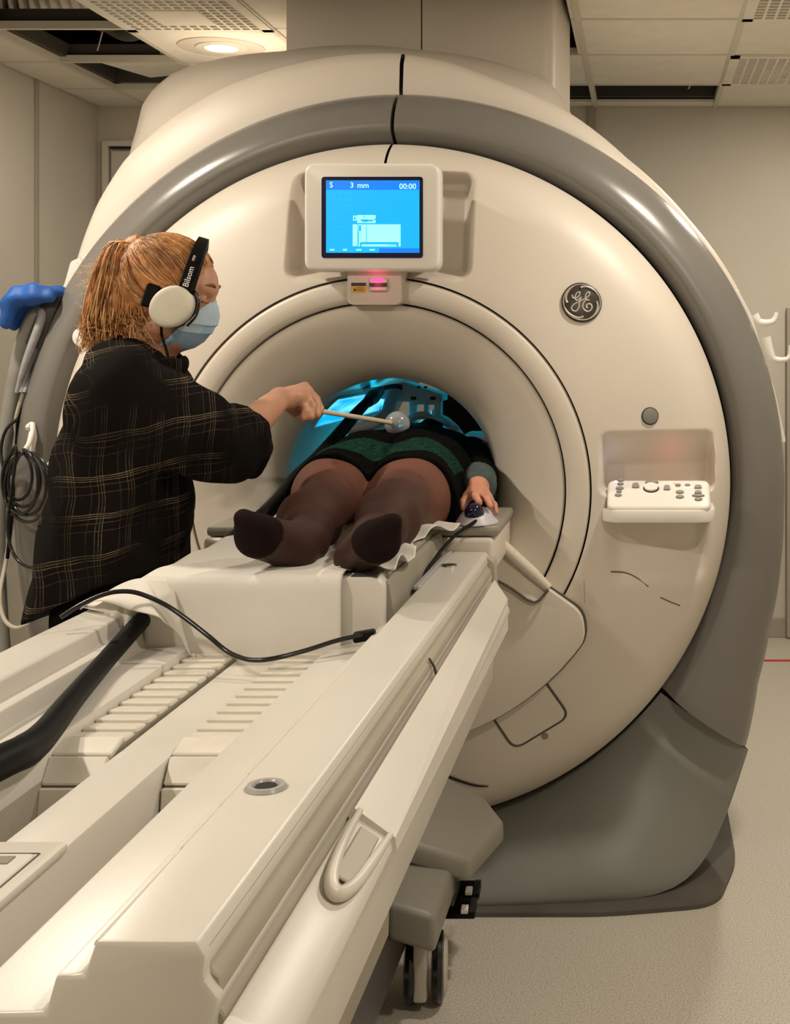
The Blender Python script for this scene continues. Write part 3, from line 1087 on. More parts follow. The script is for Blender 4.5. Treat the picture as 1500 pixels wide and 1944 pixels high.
# duct column rising from the body to the ceiling
col_poly = round_poly([(-0.513, 0.97), (0.40, 0.97), (0.425, 1.5), (-0.513, 1.5)], [0.01, 0.05, 0.03, 0.01], 6)
col_l = [p for p in col_poly]
lx = -0.0525
for nm, poly in (('duct_column', [(-0.513, 0.97), (lx - 0.002, 0.97), (lx - 0.002, 1.5), (-0.513, 1.5)]), ('duct_column', [(lx + 0.002, 0.97), (0.40, 0.97), (0.425, 1.5), (lx + 0.002, 1.5)])):
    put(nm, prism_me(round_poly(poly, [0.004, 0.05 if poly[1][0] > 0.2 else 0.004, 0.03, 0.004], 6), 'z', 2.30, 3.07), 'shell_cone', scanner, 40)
# side panels that start below the shroud, with a small step
for sg, pts in ((1, [(1400, 549), (1427, 600), (1444, 660), (1470, 740), (1492, 840), (1460, 840), (1380, 560)]), (-1, [(160, 487), (137, 497), (128, 530), (118, 560), (150, 570), (176, 505)])):
    q = [P(x, y, 3.73) for x, y in pts]
    put('side_panel', prism_me(round_poly([(p.x, p.z) for p in q], 0.008, 3), 'y', 0.385, 0.62, 0.004, 1), 'shell_bright', scanner, 40)

# ---- lower docking cover under the bore mouth, proud of the front
dockp = [P(930, 1095, 3.30), P(1013, 1143, 3.30), P(1041, 1119, 3.30), P(1106, 1165, 3.30)]
poly = [(p.x, p.z) for p in dockp] + [(0.572, 0.742)]
for a in np.linspace(-35, -146, 26):
    poly.append((0.672 * math.cos(R(a)) * (1 if a > -147 else 1), ZC + 0.672 * math.sin(R(a))))
poly = [p for i, p in enumerate(poly) if not (i == 4)]
poly += [(-0.45, 0.80), (-0.22, 0.87)]
put('dock_cover', prism_me(round_poly(poly, [0.01, 0.006, 0.008, 0.035, 0.03] + [0.01] * (len(poly) - 5), 4), 'y', -0.028, 0.06, 0.010, 3), 'shell', scanner, 40)
dj = round_poly(poly, [0.01, 0.006, 0.008, 0.035, 0.03] + [0.01] * (len(poly) - 5), 4)
osg = 1 if sum(dj[i - 1][0] * dj[i][1] - dj[i][0] * dj[i - 1][1] for i in range(len(dj))) > 0 else -1
djo = []
for i in range(len(dj)):
    tn = Vector(dj[(i + 1) % len(dj)]) - Vector(dj[i - 1])
    tn = tn.normalized() if tn.length > 1e-9 else Vector((1, 0))
    djo.append((dj[i][0] + tn.y * 0.005 * osg, dj[i][1] - tn.x * 0.005 * osg))
put('dock_cover_joint', prism_me(djo, 'y', -0.006, 0.05), 'seam', scanner, False)
# sloping ledge from the bore mouth down to the docking cover
led = [P(930, 1034, 3.27), P(957, 1026, 3.31), P(1043, 1119, 3.315), P(1014, 1145, 3.295), P(925, 1096, 3.29)]
lv = [Vector(p) for p in led] + [Vector(p) + Vector((0, 0.14, -0.04)) for p in led]
put('dock_ledge', mesh_of(lv, [(0, 1, 2, 3, 4), (9, 8, 7, 6, 5), (0, 5, 6, 1), (1, 6, 7, 2), (2, 7, 8, 3), (3, 8, 9, 4), (4, 9, 5, 0)]), 'shell', scanner, 30)
tube('ledge_fillet', [P(948, 1028, 3.285), P(976, 1056, 3.295), P(1009, 1086, 3.302), P(1041, 1116, 3.31)], [0.014, 0.016, 0.016, 0.012], 'shell', scanner, 10, 4)
tube('dock_joint_line', [P(918, 1090, 3.285), P(932, 1096, 3.29), P(972, 1118, 3.292), P(1014, 1144, 3.293), P(1041, 1120, 3.296)], 0.0035, 'seam', scanner, 6, 3)
# access flap under the cover
fl = [P(936, 1372, 3.33), P(972, 1436, 3.33), P(1079, 1372, 3.33), P(1036, 1302, 3.33)]
flp = [(p.x, p.z) for p in fl]
flr = round_poly(flp, [0.002, 0.030, 0.030, 0.002], 6)
fx, fz = sum(p[0] for p in flp) / 4, sum(p[1] for p in flp) / 4
pts = [Vector((p[0], ysurf(*p) - 0.001, p[1])) for p in flr]
half = len(pts)
v, f = tube_geo(pts, 0.0035, 6, True)
put('flap_joint', mesh_of(v, f), 'seam', scanner, 60)
inner = [(fx + (p[0] - fx) * 0.955, fz + (p[1] - fz) * 0.955) for p in flr]
V = [(p[0], ysurf(*p) - 0.004, p[1]) for p in inner] + [(p[0], ysurf(*p) + 0.02, p[1]) for p in inner]
nn = len(inner)
put('access_flap', mesh_of(V, [tuple(range(nn)), tuple(range(2 * nn - 1, nn - 1, -1))] + [(i, i + nn, (i + 1) % nn + nn, (i + 1) % nn) for i in range(nn)]), 'shell', scanner, 30)
p = P(1031, 1412, 3.33)
put('flap_finger_notch', disc_me((p.x, ysurf(p.x, p.z) - 0.001, p.z), nsurf(p.x, p.z), 0.009, 0.004, 0, 20), 'belt_gap', scanner, 40)
# screw and little latch on the cover
p = P(877, 1257, 3.30)
screw = put('cover_screw', lathe_me([(0.0, 0.002), (0.006, 0.002), (0.007, 0.006), (0.011, 0.006), (0.012, 0.0), (0.0, -0.002)], (p.x, -0.028, p.z), (0, -1, 0), 24), 'steel', scanner, 40)
put('screw_slot', disc_me((p.x, -0.033, p.z), (0, -1, 0), 0.0055, 0.003, 0, 16), 'gap', screw, 40)
lt = [P(893, 1192, 3.27), P(899, 1172, 3.27), P(912, 1155, 3.27)]
latch = tube('cover_latch', lt, [0.006, 0.008, 0.005], 'steel', scanner, 8, 4)
for a, b in (((901, 1170), (919, 1160)), ((899, 1178), (915, 1172)), ((908, 1156), (908, 1168)), ((917, 1152), (917, 1166))):
    tube('latch_prong', [P(*a, 3.265), P(*b, 3.265)], 0.0035, 'steel', latch, 6, 0)
# long dark slot low on the front panel
sl = [P(785, 1457, 3.36), P(820, 1466, 3.37), P(870, 1490, 3.37), P(900, 1502, 3.37), P(922, 1508, 3.36)]
tube('cable_slot', [Vector((p.x, ysurf(p.x, p.z) - 0.004, p.z)) for p in sl], [0.0055, 0.005, 0.0035, 0.003, 0.0015], 'gap', scanner, 8, 4)

# ---- bridge block at the table end of the bore
box('bridge_block', (0.278, -0.13, 0.990), (0.135, 0.40, 0.09), 'shell', scanner, 0.012, 3)
box('bridge_block', (-0.278, -0.13, 0.990), (0.135, 0.40, 0.09), 'shell', scanner, 0.012, 3)
box('bridge_shelf', (0.266, -0.14, 1.049), (0.18, 0.36, 0.024), 'pad', scanner, 0.008, 2)
box('bridge_shelf', (-0.266, -0.14, 1.049), (0.15, 0.36, 0.024), 'pad', scanner, 0.008, 2)
box('bore_rail_bed', (0, 0.85, 0.93), (0.44, 2.0, 0.10), 'coil_plastic', scanner, 0.01, 2)

# ---- monitor on the front
MX, MZ, MY = 0.0, 1.824, -0.066
scr = put('monitor_housing', prism_me([(x + MX, z + MZ) for x, z in rrect(0.350, 0.280, 0.030, 6)], 'y', MY, 0.0, 0.009, 3), 'shell_bright', scanner, 40)
box('monitor_back', (0, 0.03, MZ), (0.30, 0.07, 0.235), 'shell', scanner, 0.02, 3)
box('monitor_stem', (0, 0.01, MZ - 0.155), (0.15, 0.06, 0.05), 'shell', scanner, 0.008, 2)
sx, sz = 0.0015, MZ - 0.001
bez = put('screen_bezel', prism_me([(x + sx, z + sz) for x, z in rrect(0.262, 0.210, 0.008, 4)], 'y', MY - 0.001, MY + 0.01), 'scr_bezel', scr, False)


def scr_rect(name, u0, v0, u1, v1, mat, lift, parent):
    """u,v in the 1500x1214 zoom of the screen; lift in mm"""
    def m(u, w):
        return (sx + (u - 755) / 7.143 / 734.4, sz - (w - 595) / 7.143 / 734.4)
    a, b = m(u0, v1), m(u1, v0)
    return put(name, prism_me([a, (b[0], a[1]), b, (a[0], b[1])], 'y', MY - 0.001 - lift, MY), mat, parent, False)


disp = scr_rect('screen', 130, 95, 1395, 1075, 'scr_body', 0.0006, bez)
scr_rect('screen_header', 132, 98, 1398, 222, 'scr_bar', 0.0010, bez)
scr_rect('screen_footer', 850, 1015, 1393, 1074, 'scr_bar', 0.0010, bez)
scr_rect('screen_tab', 300, 1000, 850, 1070, 'scr_dim', 0.0009, bez)
scr_rect('screen_picture', 492, 690, 556, 985, 'scr_pale', 0.0010, bez)
scr_rect('screen_picture', 566, 690, 1140, 990, 'scr_pale', 0.0010, bez)
scr_rect('screen_picture', 553, 565, 802, 672, 'scr_pale', 0.0010, bez)
scr_rect('screen_picture', 497, 572, 546, 640, 'scr_pale', 0.0010, bez)
for r_ in ((600, 930, 1112, 960), (1085, 960, 1112, 995), (975, 966, 1100, 974), (674, 700, 682, 930), (575, 705, 605, 780), (566, 780, 574, 980), (590, 940, 612, 990),
           (600, 622, 700, 645), (690, 628, 770, 650), (640, 570, 652, 596), (625, 640, 690, 660), (510, 590, 530, 630), (780, 612, 800, 632)):
    scr_rect('screen_drawing', *r_, 'scr_dim', 0.0013, bez)
for (u0, w, n_) in ((230, 262, 2), (300, 345, 3), (380, 430, 2), (190, 505, 3), (190, 595, 4), (285, 712, 2)):
    u = u0
    while u < 480:
        L = random.randint(24, 70)
        scr_rect('screen_print', u, w, min(u + L, 486), w + 16, 'scr_dim', 0.0008, bez)
        u += L + random.randint(14, 40)
for (u0, u1) in ((180, 245), (360, 415), (540, 610), (720, 790)):
    scr_rect('screen_print', u0, 1025, u1, 1045, 'scr_pale', 0.0013, bez)


def scr_text(s, u, w, hpx):
    px = lambda q: q / 7.143 / 734.4
    M = Matrix.Translation((sx + px(u - 755), MY - 0.0024, sz - px(w - 595))) @ Matrix.Rotation(PI / 2, 4, 'X')
    put('screen_text', text_me(s, px(hpx) / 0.69, M, 0.0002, 'LEFT', 0.00015), 'scr_text', bez, False)


scr_text('S', 178, 190, 72)
scr_text('3', 455, 194, 72)
scr_text('mm', 552, 196, 72)
scr_text('00:00', 1122, 210, 72)

# ---- laser bracket below the monitor
bk = round_poly([(-0.070, 1.690), (0.070, 1.690), (0.072, 1.61), (0.060, 1.598), (-0.062, 1.598), (-0.072, 1.61)], [0.004, 0.004, 0.012, 0.01, 0.01, 0.012], 4)
put('laser_bracket', prism_me(bk, 'y', -0.034, 0.05, 0.006, 2), 'shell', scanner, 40)
box('laser_window', (0.012, -0.036, 1.650), (0.048, 0.012, 0.034), 'shell_cone', scanner, 0.003, 1)
box('laser_slit', (0.012, -0.0425, 1.650), (0.046, 0.004, 0.010), 'dark_plastic', scanner)
box('laser_line', (0.009, -0.0425, 1.6625), (0.036, 0.006, 0.009), 'laser_red', scanner, 0.003, 1)
box('warning_label', (-0.041, -0.0345, 1.6385), (0.038, 0.003, 0.015), 'yellow_label', scanner)
box('warning_label', (-0.041, -0.0345, 1.6515), (0.038, 0.003, 0.008), 'dark_plastic', scanner, label='dark strip of the laser warning label')
for k in range(3):
    box('label_print', (-0.036, -0.0363, 1.6425 - 0.004 * k), (0.02, 0.001, 0.0012), 'dark_plastic', scanner)
put('label_print', prism_me([(-0.054, 1.634), (-0.047, 1.634), (-0.0505, 1.643)], 'y', -0.0365, -0.034), 'dark_plastic', scanner, False)
ll = bpy.data.lights.new('laser_glow', 'POINT')
ll.energy = 0.035
ll.color = (1.0, 0.05, 0.2)
ll.shadow_soft_size = 0.01
lo = bpy.data.objects.new('laser_glow', ll)
COL.objects.link(lo)
lo.parent = scanner
lo.matrix_parent_inverse = Matrix.Translation(scanner.location).inverted()
lo.location = (0.009, -0.058, 1.655)

# ---- round maker's badge with script letters
bx, bz = 0.537, 1.606
bn = nsurf(bx, bz)
by = ysurf(bx, bz)
ex = Vector((1, 0, 0))
ez = bn.cross(ex) * -1
ez = (Vector((0, 0, 1)) - bn * bn.z).normalized()
ex = ez.cross(bn) * -1
ex = (Vector((1, 0, 0)) - bn * bn.x).normalized()
ex = (ex - ez * ex.dot(ez)).normalized()
B0 = Vector((bx, by, bz)) + bn * 0.003
badge = put('badge', disc_me(B0, bn, 0.0545, 0.006, 0.002, 48), 'logo_dark', scanner, 40)


def bpt(u, v, lift=0.0035):
    """u,v in the 1500px zoom of the badge"""
    s = 0.0545 / 640.0
    return B0 + ex * (u - 762) * s - ez * (v - 755) * s + bn * lift


def stroke(name, pts, r, sm=6):
    P3 = [bpt(u, v) for u, v in pts]
    rad = r if isinstance(r, list) else [r] * len(pts)
    return tube(name, P3, [x * 0.0545 / 640.0 for x in rad], 'logo_silver', badge, 8, sm)


circ = [(762 + 585 * math.cos(a), 755 + 570 * math.sin(a)) for a in np.linspace(0, 2 * PI, 60, endpoint=False)]
v, f = tube_geo([bpt(*c) for c in circ], 22 * 0.0545 / 640, 6, True)
put('badge_rim', mesh_of(v, f), 'logo_silver', badge, 60)
for q in range(4):
    # four curled leaf strokes along the rim
    base = [(1300, 560), (1210, 420), (1090, 320), (960, 265), (830, 258), (735, 290)]
    a = q * PI / 2
    rot = [(762 + (u - 762) * math.cos(a) - (w_ - 755) * math.sin(a), 755 + (u - 762) * math.sin(a) + (w_ - 755) * math.cos(a)) for u, w_ in base]
    stroke('badge_leaf', rot, [16, 26, 34, 36, 36, 46])
stroke('badge_letter', [(470, 520), (455, 580), (500, 630), (570, 630), (650, 580), (705, 500), (700, 445), (650, 440), (585, 500), (545, 600), (560, 680), (620, 700), (690, 650), (740, 590), (700, 690), (672, 800), (660, 920), (590, 1030), (510, 1050), (430, 990), (440, 900), (520, 820), (660, 750), (800, 680), (880, 630)], 27)
stroke('badge_letter', [(880, 630), (960, 580), (1015, 500), (1005, 445), (950, 445), (890, 520), (875, 610), (910, 680), (1000, 690)], 27)
stroke('badge_letter', [(890, 690), (820, 760), (780, 870), (800, 970), (880, 1045), (970, 1050), (1050, 990), (1075, 900), (1030, 825), (960, 815), (905, 860), (900, 920), (935, 945)], 29)

# round cap below the badge
px_, pz_ = P(1234, 789, 3.40).x, P(1234, 789, 3.40).z
bn2 = nsurf(px_, pz_)
put('round_cap_joint', disc_me(Vector((px_, ysurf(px_, pz_), pz_)) + bn2 * 0.0005, bn2, 0.0235, 0.004, 0, 36), 'gap', scanner, 40)
put('round_cap', disc_me(Vector((px_, ysurf(px_, pz_), pz_)) + bn2 * 0.002, bn2, 0.0212, 0.008, 0.002, 36), 'base_grey', scanner, 40)

# ---- keypad shelf in the right-hand niche
kp = put('keypad_tray', prism_me(round_poly([(0.594, 0.080), (0.594, -0.010), (0.625, -0.042), (0.855, -0.042), (0.892, -0.012), (0.892, 0.12)], [0.004, 0.03, 0.03, 0.03, 0.03, 0.004], 5), 'z', 1.030, 1.062, 0.006, 2), 'shell_bright', scanner, 40)
tilt = Matrix.Rotation(R(38), 4, 'X')
KC = Vector((0.743, 0.012, 1.090))
KM = Matrix.Translation(KC) @ tilt
me = prism_me(rrect(0.272, 0.108, 0.022, 5), 'z', -0.014, 0.014, 0.009, 3)
me.transform(KM)
pad_o = put('keypad', me, 'shell_bright', kp, 40)


def key(u, v, w_, h_, shape='o', mat='button_grey', th=0.006):
    """u,v in the 1500x780 zoom of the keypad"""
    x = (u - 740) / 1200.0 * 0.272
    y = -(v - 372) / 330.0 * 0.108
    if shape == 'o':
        pts = [(x + w_ * math.cos(a) / 2, y + h_ * math.sin(a) / 2) for a in np.linspace(0, 2 * PI, 16, endpoint=False)]
    else:
        pts = [(x - w_ / 2, y - h_ / 2), (x + w_ / 2, y - h_ / 2), (x + w_ / 2 * 0.7, y + h_ / 2), (x - w_ / 2 * 0.7, y + h_ / 2)]
        pts = round_poly(pts, 0.003, 3)
    m_ = prism_me(pts, 'z', 0.012, 0.012 + th, 0.0012, 1)
    m_.transform(KM)
    return put('key', m_, mat, pad_o, 40)


for (u, v_, w_, h_, sh) in ((297, 222, .016, .009, 'o'), (292, 264, .017, .009, 'o'), (284, 314, .021, .012, 'o'), (276, 352, .015, .007, 'o'), (268, 392, .019, .010, 'o'),
                            (470, 283, .020, .017, 'q'), (835, 308, .018, .017, 'q'), (660, 240, .038, .010, 'q'), (966, 278, .015, .009, 'o'), (1078, 280, .015, .009, 'o'),
                            (985, 358, .022, .012, 'o'), (984, 412, .022, .012, 'o'), (1200, 298, .021, .012, 'q'), (1198, 358, .020, .011, 'q'), (1198, 398, .034, .009, 'o'), (1198, 438, .021, .012, 'o')):
    key(u, v_, w_, h_, sh)
key(650, 312, 0.044, 0.034, 'o', 'gap', 0.003)
key(650, 306, 0.038, 0.030, 'o', 'shell_bright', 0.009)
key(235, 232, 0.007, 0.005, 'o', 'led_white', 0.003)
key(1080, 297, 0.024, 0.008, 'o', 'led_white', 0.002)
key(930, 258, 0.010, 0.003, 'o', 'led_red', 0.003)
for (px0, py0, c, e) in ((1285, 876, (1.0, 0.10, 0.07), 0.022), (1166, 878, (0.50, 0.60, 1.0), 0.010)):
    l = bpy.data.lights.new('keypad_led', 'POINT')
    l.energy = e
    l.color = c
    l.shadow_soft_size = 0.006
    o = bpy.data.objects.new('keypad_led', l)
    COL.objects.link(o)
    o.parent = scanner
    o.matrix_parent_inverse = Matrix.Translation(scanner.location).inverted()
    q = P(px0, py0, 3.40)
    o.location = (q.x, 0.070 if px0 > 1200 else 0.035, q.z)
# scuff marks on the painted front
for pts in ([(1160, 1084), (1185, 1088), (1208, 1098), (1231, 1116)], [(1254, 1138), (1272, 1148), (1292, 1158)], [(1110, 1098), (1111, 1140)]):
    q = [P(x, y, 3.37) for x, y in pts]
    tube('scuff_mark', [Vector((p.x, ysurf(p.x, p.z) + float(recess(np.float64(p.x), np.float64(p.z))), p.z)) for p in q], 0.0018 if len(pts) > 2 else 0.0006, 'scuff', scanner, 5, 4)

# ---- hooks clipped to the right edge
for hk in ([(1432, 598), (1442, 612), (1462, 612), (1471, 605), (1475, 593)], [(1455, 640), (1462, 668), (1470, 682), (1490, 683), (1499, 675), (1501, 655)]):
    tube('side_hook', [P(x, y, 3.76) for x, y in hk], [0.014, 0.012, 0.010, 0.008, 0.006][:len(hk)] + [0.006] * (len(hk) - 5), 'shell_bright', scanner, 10, 5)

# ================================================================== patient table
table = thing('patient_table', 'long beige wheeled patient table docked to the scanner', 'patient table', (0, -1.3, 0))
YE, YN = -0.335, -2.285     # gantry end, near end
TOP = 1.004


def rail(sg):
    pr = [(0.330, TOP), (0.246, TOP), (0.2365, 0.976), (0.213, 0.976), (0.204, 0.9446), (0.126, 0.9446), (0.126, 0.70), (0.345, 0.70), (0.352, 0.90), (0.343, 0.93), (0.349, 0.955), (0.336, 0.972), (0.338, 0.99)]
    return prism_me([(sg * x, z) for x, z in pr], 'y', YN, YE, 0.005, 2)


put('side_rail', rail(1), 'table', table, 35)
put('side_rail', rail(-1), 'table', table, 35)
# moulded side cladding of the right rail
for sg in (1, -1):
    cl = [(0.331, 1.000), (0.337, 0.992), (0.337, 0.975), (0.346, 0.968), (0.348, 0.952), (0.342, 0.945), (0.350, 0.935), (0.354, 0.91), (0.345, 0.905), (0.326, 0.92)]
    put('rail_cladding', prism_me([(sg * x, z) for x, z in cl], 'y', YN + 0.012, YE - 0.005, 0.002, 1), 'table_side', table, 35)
put('rail_end_cap', prism_me(round_poly([(0.331, 0.999), (0.352, 0.985), (0.356, 0.905), (0.331, 0.90)], 0.008, 4), 'y', YE - 0.04, YE + 0.02, 0.004, 2), 'table_side', table, 35)
tube('cladding_seam', [(0.346, -1.235, 0.975), (0.352, -1.222, 0.958), (0.356, -1.216, 0.935), (0.357, -1.215, 0.912)], 0.0022, 'seam', table, 6, 4)
# centre beam between the two belts
cb = [(-0.041, 0.921), (0.039, 0.921), (0.039, 0.70), (-0.041, 0.70)]
put('centre_beam', prism_me(cb, 'y', YN, YE, 0.004, 2), 'table', table, 35)
put('trough_floor', prism_me([(-0.13, 0.70), (0.13, 0.70), (0.13, 0.72), (-0.13, 0.72)], 'y', YN, YE), 'table_side', table, False)
# latch plate on the near part of the beam
lp = put('latch_plate', prism_me(round_poly([(-0.060, YN), (0.044, YN), (0.044, -1.885), (-0.060, -1.885)], 0.010, 4), 'z', 0.918, 0.929, 0.003, 2), 'table', table, 35)
put('latch_flap', prism_me(round_poly([(-0.045, YN), (0.024, YN), (0.024, -1.925), (-0.045, -1.925)], 0.006, 3), 'z', 0.925, 0.931, 0.002, 1), 'table', lp, 35)
v, f = tube_geo([Vector((x, y, 0.9292)) for x, y in ((-0.048, YN), (-0.048, -1.922), (0.027, -1.922), (0.027, YN))], 0.0012, 5)
put('latch_joint', mesh_of(v, f), 'seam', lp, 60)
box('finger_slot', (-0.012, -1.945, 0.9315), (0.038, 0.020, 0.002), 'belt_gap', lp, 0.0006, 1)
# two slatted belts
y0b, y1b, pitch = -1.52, -0.70, 0.044
for bx0, bx1 in ((-0.126, -0.044), (0.042, 0.124)):
    xm, wx = (bx0 + bx1) / 2, bx1 - bx0
    bl = put('belt', prism_me([(y1b, 0.904), (y1b, 0.926), (y0b - 0.01, 0.926), (y0b - 0.045, 0.918), (y0b - 0.072, 0.895), (y0b - 0.085, 0.86), (y0b - 0.085, 0.72), (y0b - 0.06, 0.72), (y0b - 0.06, 0.86), (y0b - 0.04, 0.89), (y0b, 0.904)], 'x', bx0, bx1, 0.002, 1), 'belt_gap', table, 35)
    sm_ = box_me((0, 0, 0), (wx - 0.002, pitch - 0.005, 0.009), 0.0022, 1)
    sm_.materials.append(MATS['slat'])
    k = 0
    y = y0b
    while y < y1b:
        o = bpy.data.objects.new('slat', sm_)
        COL.objects.link(o)
        o.parent = bl
        o.location = (xm, y + pitch / 2, 0.9265)
        o.rotation_euler = (R(-7), 0, 0)
        y += pitch
    for (yy, zz, an, ln) in ((y0b - 0.024, 0.926, 14, 0.044), (y0b - 0.063, 0.906, 50, 0.040), (y0b - 0.085, 0.868, 80, 0.044), (y0b - 0.090, 0.822, 90, 0.044), (y0b - 0.090, 0.775, 90, 0.044)):
        me = box_me((0, 0, 0), (wx, ln, 0.010), 0.002, 1)
        me.materials.append(MATS['slat'])
        o = bpy.data.objects.new('end_slat', me)
        COL.objects.link(o)
        o.parent = bl
        o.location = (xm, yy, zz)
        o.rotation_euler = (R(an), 0, 0)
# long fillets along the ledge
for a, b in ((-2.235, -2.05), (-2.03, -1.93), (-1.91, -1.83), (-1.81, -1.60)):
    tube('ledge_bead', [(0.228, a, 0.977), (0.229, b, 0.977)], 0.0045, 'table', table, 8, 0)
# round socket and small slot in the right rail
p = P(505, 1496, CZ and (0.496 * F / (1496 - 650)))
sk = put('socket', lathe_me([(0.0, -0.012), (0.011, -0.012), (0.013, 0.001), (0.016, 0.004), (0.021, 0.004), (0.0235, 0.0)], (p.x, p.y, TOP + 0.0005), (0, 0, 1), 32), 'lens_grey', table, 40)
put('socket_hole', disc_me((p.x, p.y, TOP + 0.0015), (0, 0, 1), 0.0115, 0.003, 0, 24), 'gap', sk, 40)
p = P(852, 1074, 0.496 * F / (1074 - 650))
s2 = put('socket', lathe_me([(0.0, -0.008), (0.013, -0.008), (0.014, 0.001), (0.018, 0.002), (0.0195, 0.0)], (p.x, p.y, TOP + 0.0005), (0, 0, 1), 32), 'chrome', table, 40)
put('socket_hole', disc_me((p.x, p.y, TOP + 0.0012), (0, 0, 1), 0.013, 0.002, 0, 24), 'gap', s2, 40)
# folded-down side board with its handle
sb = [(0.352, 0.935), (0.356, 0.942), (0.402, 0.913), (0.406, 0.900), (0.398, 0.893), (0.352, 0.920)]
put('side_board', prism_me(sb, 'y', YN - 0.1, -0.52, 0.004, 2), 'table', table, 35)
sb2 = [(0.356, 0.942), (0.372, 0.955), (0.412, 0.928), (0.404, 0.908)]
me = mesh_of([(0.352, -0.50, 0.90), (0.405, -0.56, 0.87), (0.410, -1.84, 0.900), (0.352, -1.84, 0.940), (0.360, -0.43, 0.955), (0.398, -0.50, 0.925), (0.408, -1.84, 0.915), (0.360, -1.84, 0.950)],
             [(0, 1, 2, 3), (4, 7, 6, 5), (0, 4, 5, 1), (1, 5, 6, 2), (2, 6, 7, 3), (3, 7, 4, 0)])
put('side_board_end', me, 'table', table, 30)
hp = [(0.366, -1.84, 0.947), (0.370, -1.94, 0.949), (0.376, -2.015, 0.944), (0.385, -2.035, 0.934), (0.394, -2.00, 0.926), (0.399, -1.93, 0.922), (0.402, -1.84, 0.918)]
tube('side_handle', hp, [0.004, 0.0055, 0.0075, 0.0085, 0.0075, 0.0065, 0.004], 'table', table, 10, 6)
box('handle_pocket', (0.383, -1.93, 0.9305), (0.026, 0.13, 0.004), 'table_side', table, 0.0015, 1, Matrix.Rotation(R(32), 3, 'Y'))
# lower body of the table
bp_ = [(0.345, 0.905), (0.330, 0.80), (0.250, 0.62), (0.245, 0.43), (-0.245, 0.43), (-0.250, 0.62), (-0.330, 0.80), (-0.345, 0.905), (-0.125, 0.905), (-0.125, 0.70), (0.125, 0.70), (0.125, 0.905)]
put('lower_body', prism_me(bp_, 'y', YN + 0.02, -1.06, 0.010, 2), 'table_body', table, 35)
put('undercarriage', prism_me([(-0.17, 0.14), (0.17, 0.14), (0.17, 0.43), (-0.17, 0.43)], 'y', -1.9, -0.30, 0.01, 2), 'dark_plastic', table, 35)
put('undercarriage_mast', prism_me([(-0.16, 0.3), (0.16, 0.3), (0.16, 0.9), (-0.16, 0.9)], 'y', -1.1, -0.36, 0.01, 2), 'table_body', table, 35)


def slab(name, pts, z0, z1, mat, bevel, parent=table):
    return put(name, prism_me(pts, 'z', z0, z1, bevel, 3), mat, parent, 35)


def hull_slab(name, top, th, mat, bevel, drop=0.0):
    """top: 3-D corners of an upper face, extruded down by th"""
    bm = bmesh.new()
    a = [bm.verts.new(p) for p in top]
    b = [bm.verts.new(Vector(p) - Vector((0, 0, th))) for p in top]
    bm.faces.new(a)
    bm.faces.new(b[::-1])
    nn = len(a)
    for i in range(nn):
        bm.faces.new((a[i], b[i], b[(i + 1) % nn], a[(i + 1) % nn]))
    bmesh.ops.recalc_face_normals(bm, faces=bm.faces[:])
    bmesh.ops.bevel(bm, geom=[e for e in bm.edges], offset=bevel, segments=3, profile=0.5, affect='EDGES')
    return put(name, bm_mesh(bm), mat, table, 35)


# docking arm covers on the right
up = [P(748, 1588, 2.80), P(800, 1445, 3.20), P(922, 1515, 3.22), P(958, 1558, 3.12), P(890, 1632, 2.86)]
hull_slab('dock_arm_cover', up, 0.055, 'dock_grey', 0.014)
lwp = [P(734, 1712, 2.64), P(742, 1588, 2.92), P(864, 1632, 2.90), P(826, 1740, 2.64)]
hull_slab('wheel_cover', lwp, 0.082, 'dock_grey', 0.014)
# caster
cw = P(830, 1800, 2.86)
axl = Vector((1, 0.12, 0)).normalized()
for off, nm in ((0.0, 'caster_wheel'), (-0.062, 'caster_wheel')):
    c = Vector((0.235, -0.45, 0.078)) + axl * off
    wh = put(nm, lathe_me([(0.0, -0.014), (0.06, -0.014), (0.074, -0.010), (0.078, 0.0), (0.074, 0.010), (0.06, 0.014), (0.0, 0.014)], c, axl, 36), 'black_gloss', table, 40)
    put('hub_cap', lathe_me([(0.0, 0.020), (0.055, 0.019), (0.064, 0.014), (0.064, 0.010)], c, axl, 36), 'wheel_grey', wh, 40)
box('caster_fork', Vector((0.235, -0.505, 0.115)) + axl * -0.031, (0.030, 0.03, 0.17), 'wheel_grey', table, 0.006, 2)
put('caster_stem', lathe_me([(0.0, 0.0), (0.02, 0.0), (0.02, 0.12), (0.0, 0.12)], (0.205, -0.45, 0.13), (0, 0, 1), 20), 'dark_plastic', table, 40)
# foot pedals
box('pedal_bracket', (0.240, -0.33, 0.215), (0.04, 0.10, 0.07), 'dark_plastic', table, 0.006, 2)
for (px0, py0, d) in ((888, 1690, 3.06), (880, 1725, 3.00)):
    c = P(px0, py0, d)
    pd = box('foot_pedal', (c.x - 0.012, c.y, c.z), (0.085, 0.05, 0.020), 'black_rubber', table, 0.005, 2, Matrix.Rotation(R(18), 3, 'X'))
    box('pedal_label', (c.x + 0.006, c.y - 0.022, c.z + 0.0085), (0.016, 0.02, 0.011), 'white_plastic', pd, 0.001, 1, Matrix.Rotation(R(18), 3, 'X'))
    for k in range(4):
        box('pedal_rib', (c.x + 0.018 + 0.004 * k, c.y - 0.003, c.z + 0.0105), (0.002, 0.046, 0.003), 'dark_plastic', pd, 0, 1, Matrix.Rotation(R(18), 3, 'X'))
box('red_pedal', (0.275, -0.29, 0.235), (0.025, 0.03, 0.04), 'red', table, 0.004, 2)
box('second_dock_post', (-0.28, -0.55, 0.22), (0.1, 0.3, 0.36), 'table_body', table, 0.02, 2)
